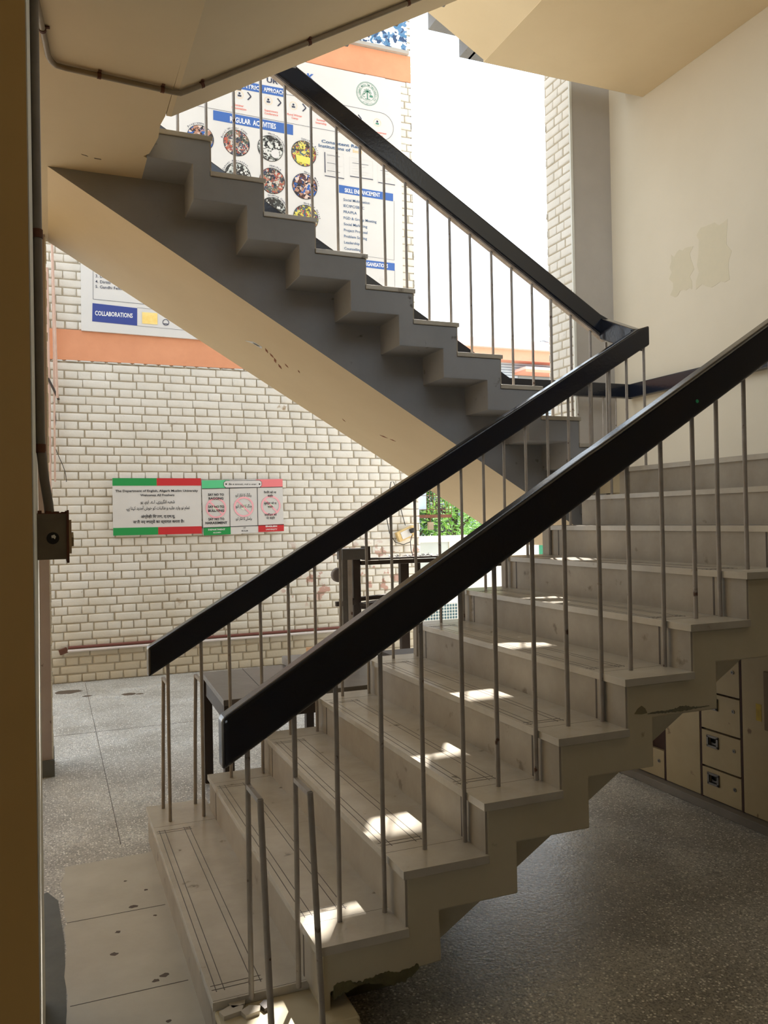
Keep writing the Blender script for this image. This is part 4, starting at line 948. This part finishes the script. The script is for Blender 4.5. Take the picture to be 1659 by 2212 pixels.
# white outdoor cabinets
t = empty('outdoor_cabinet', (5.2, 8.2, -.05), 'long white metal cabinet standing outside in the sun beyond the wall end', 'cabinet')
wmetal = mat('white_enamel', srgb(222, 222, 216), .4, srgb(206, 204, 196), 3, .9); gmetal = mat('pale_grey_enamel', srgb(176, 184, 184), .4, srgb(160, 168, 168), 4, .9)
b = MB(); b.box((4.70, 8.0, -.05), (6.15, 8.7, 1.17), wmetal); b.build('body', t, .01, 2)
b = MB(); b.box((4.1, 7.96, 1.165), (6.2, 8.75, 1.235), wmetal); b.build('lid', t, .008, 2)
b = MB(); b.box((4.12, 8.02, -.05), (4.70, 8.7, 1.17), gmetal); b.build('side_panel', t, .006, 2)
b = MB(); b.box((4.86, 7.985, .78), (5.5, 8.002, 1.10), wmetal); b.build('door', t, .004, 2)
t = empty('air_conditioner', (4.45, 7.5, -.05), 'outdoor air conditioner unit with a blue-grey grille low beside the white cabinet', 'air conditioner')
b = MB(); b.box((4.0, 7.55, -.05), (4.62, 7.88, .42), wmetal); b.build('casing', t, .01, 2)
b = MB(); b.box((4.05, 7.545, .0), (4.57, 7.552, .37), mat('teal_backing', srgb(60, 90, 100), .6))  # teal sheet behind the grille bars
for i in range(14): b.box((4.05+.04*i, 7.538, 0), (4.056+.04*i, 7.546, .37), wmetal)
for i in range(10): b.box((4.05, 7.536, .0+.04*i), (4.57, 7.544, .006+.04*i), wmetal)
b.build('grille', t)
# hanging cage with ledge at the wall end
t = empty('window_cage', (4.3, 8.6, 1.46), 'wire cage with a blue-white pane and rusty ledge hanging outside the wall end', 'cage')
b = MB(); b.box((4.2, 8.55, 1.62), (4.62, 8.57, 2.9), mat('pale_blue_pane', srgb(176, 200, 226), .2)); b.build('pane', t)
b = MB()
for i in range(9): b.tube([(4.60+.05*i, 8.5, 1.55), (4.60+.05*i, 8.5, 2.9)], .004, rust, 5)
for i in range(6): b.tube([(4.2, 8.49, 1.62+.2*i), (5.0, 8.49, 1.62+.2*i)], .004, rust, 5)
b.build('wire_grid', t)
b = MB(); b.box((3.405, 8.4, 1.50), (4.95, 8.75, 1.545), rust); b.build('ledge', t)
b = MB(); b.tube([(4.62, 8.42, 1.50), (4.62, 8.42, 1.44)], .006, rust, 6); b.box((4.585, 8.39, 1.33), (4.655, 8.45, 1.44), pvc); b.build('hanging_block', t)
# low slate-blue brick building across the yard
t = empty('yard_building', (8, 14.2, -.05), 'low slate-blue brick building with a dark window across the yard', 'building')
bb = mat('slate_blue_brick', srgb(128, 142, 156), .8, srgb(104, 118, 134), 4, .9)
b = MB(); b.box((5.2, 14, -.05), (14, 14.4, 2.6), bb)
for i in range(26): b.box((5.2, 13.992, .05+.1*i), (14, 14.001, .062+.1*i), mat('slate_joint', srgb(74, 84, 98), .9))
b.build('wall', t)
b = MB(); b.box((7.15, 13.95, 1.05), (7.75, 14.01, 1.75), black); b.box((9.3, 13.95, 1.0), (11, 14.01, 1.4), black); b.build('window', t)
# green netting fence and dark bag
b = MB(); b.box((7.1, 9.8, -.05), (9.8, 9.84, 1.45), mat('green_net', srgb(52, 128, 96), .8, srgb(40, 104, 78), 20, .9)); tag(b.build('green_fence'), 'green netting fence outside, seen between the upper treads of the lowest flight', 'fence')
# upper storeys of the far building, salmon fascias
t = empty('far_building', (15, 25, -.05), 'distant building with salmon parapet and window shades, right of the sky opening', 'building')
fb = mat('pale_grey_brick_far', srgb(176, 184, 188), .8, srgb(158, 168, 174), 3, .9); fs = mat('salmon_band_far', srgb(226, 160, 132), .8, srgb(212, 148, 120), 3, .9); fp = mat('pale_pink_far', srgb(236, 196, 184), .8)
b = MB(); b.box((12.2, 25, -.05), (26, 30, 7.5), fb)
for i in range(30): b.box((12.2, 24.985, 4.6+.1*i), (26, 25.001, 4.612+.1*i), MATS['slate_joint'])
b.build('wall', t)
b = MB(); b.box((12.0, 24.5, 7.38), (26, 30, 7.78), fs); b.box((11.9, 24.3, 7.78), (26, 30, 8.10), fp); b.build('parapet', t)
for x0 in (13.3, 16.15, 19):
    b = MB(); b.box((x0, 24.2, 7.02), (x0+1.7, 25.0, 7.12), fp); b.prism([(24.2, 6.92), (25.0, 6.92), (25.0, 7.02), (24.2, 7.02)], x0, x0+1.7, fs, 'x'); b.build('window_shade', t)
    b = MB(); b.box((x0+.15, 24.97, 5.6), (x0+1.55, 25.01, 6.9), mat('grey_window', srgb(120, 128, 126), .4)); b.build('window', t)
t = empty('water_tank', (18.1, 26, 8.10), 'dark blue roof water tank on the distant building', 'tank')
b = MB(); b.tube([(18.1, 26, 8.10), (18.1, 26, 8.42), (18.1, 26, 8.50)], [.34, .34, .24], mat('tank_black', srgb(28, 38, 58), .5), 24); b.build('drum', t)
b = MB(); b.tube([(18.1, 26, 8.50), (18.1, 26, 8.55)], .13, MATS['tank_black'], 20); b.build('lid', t)
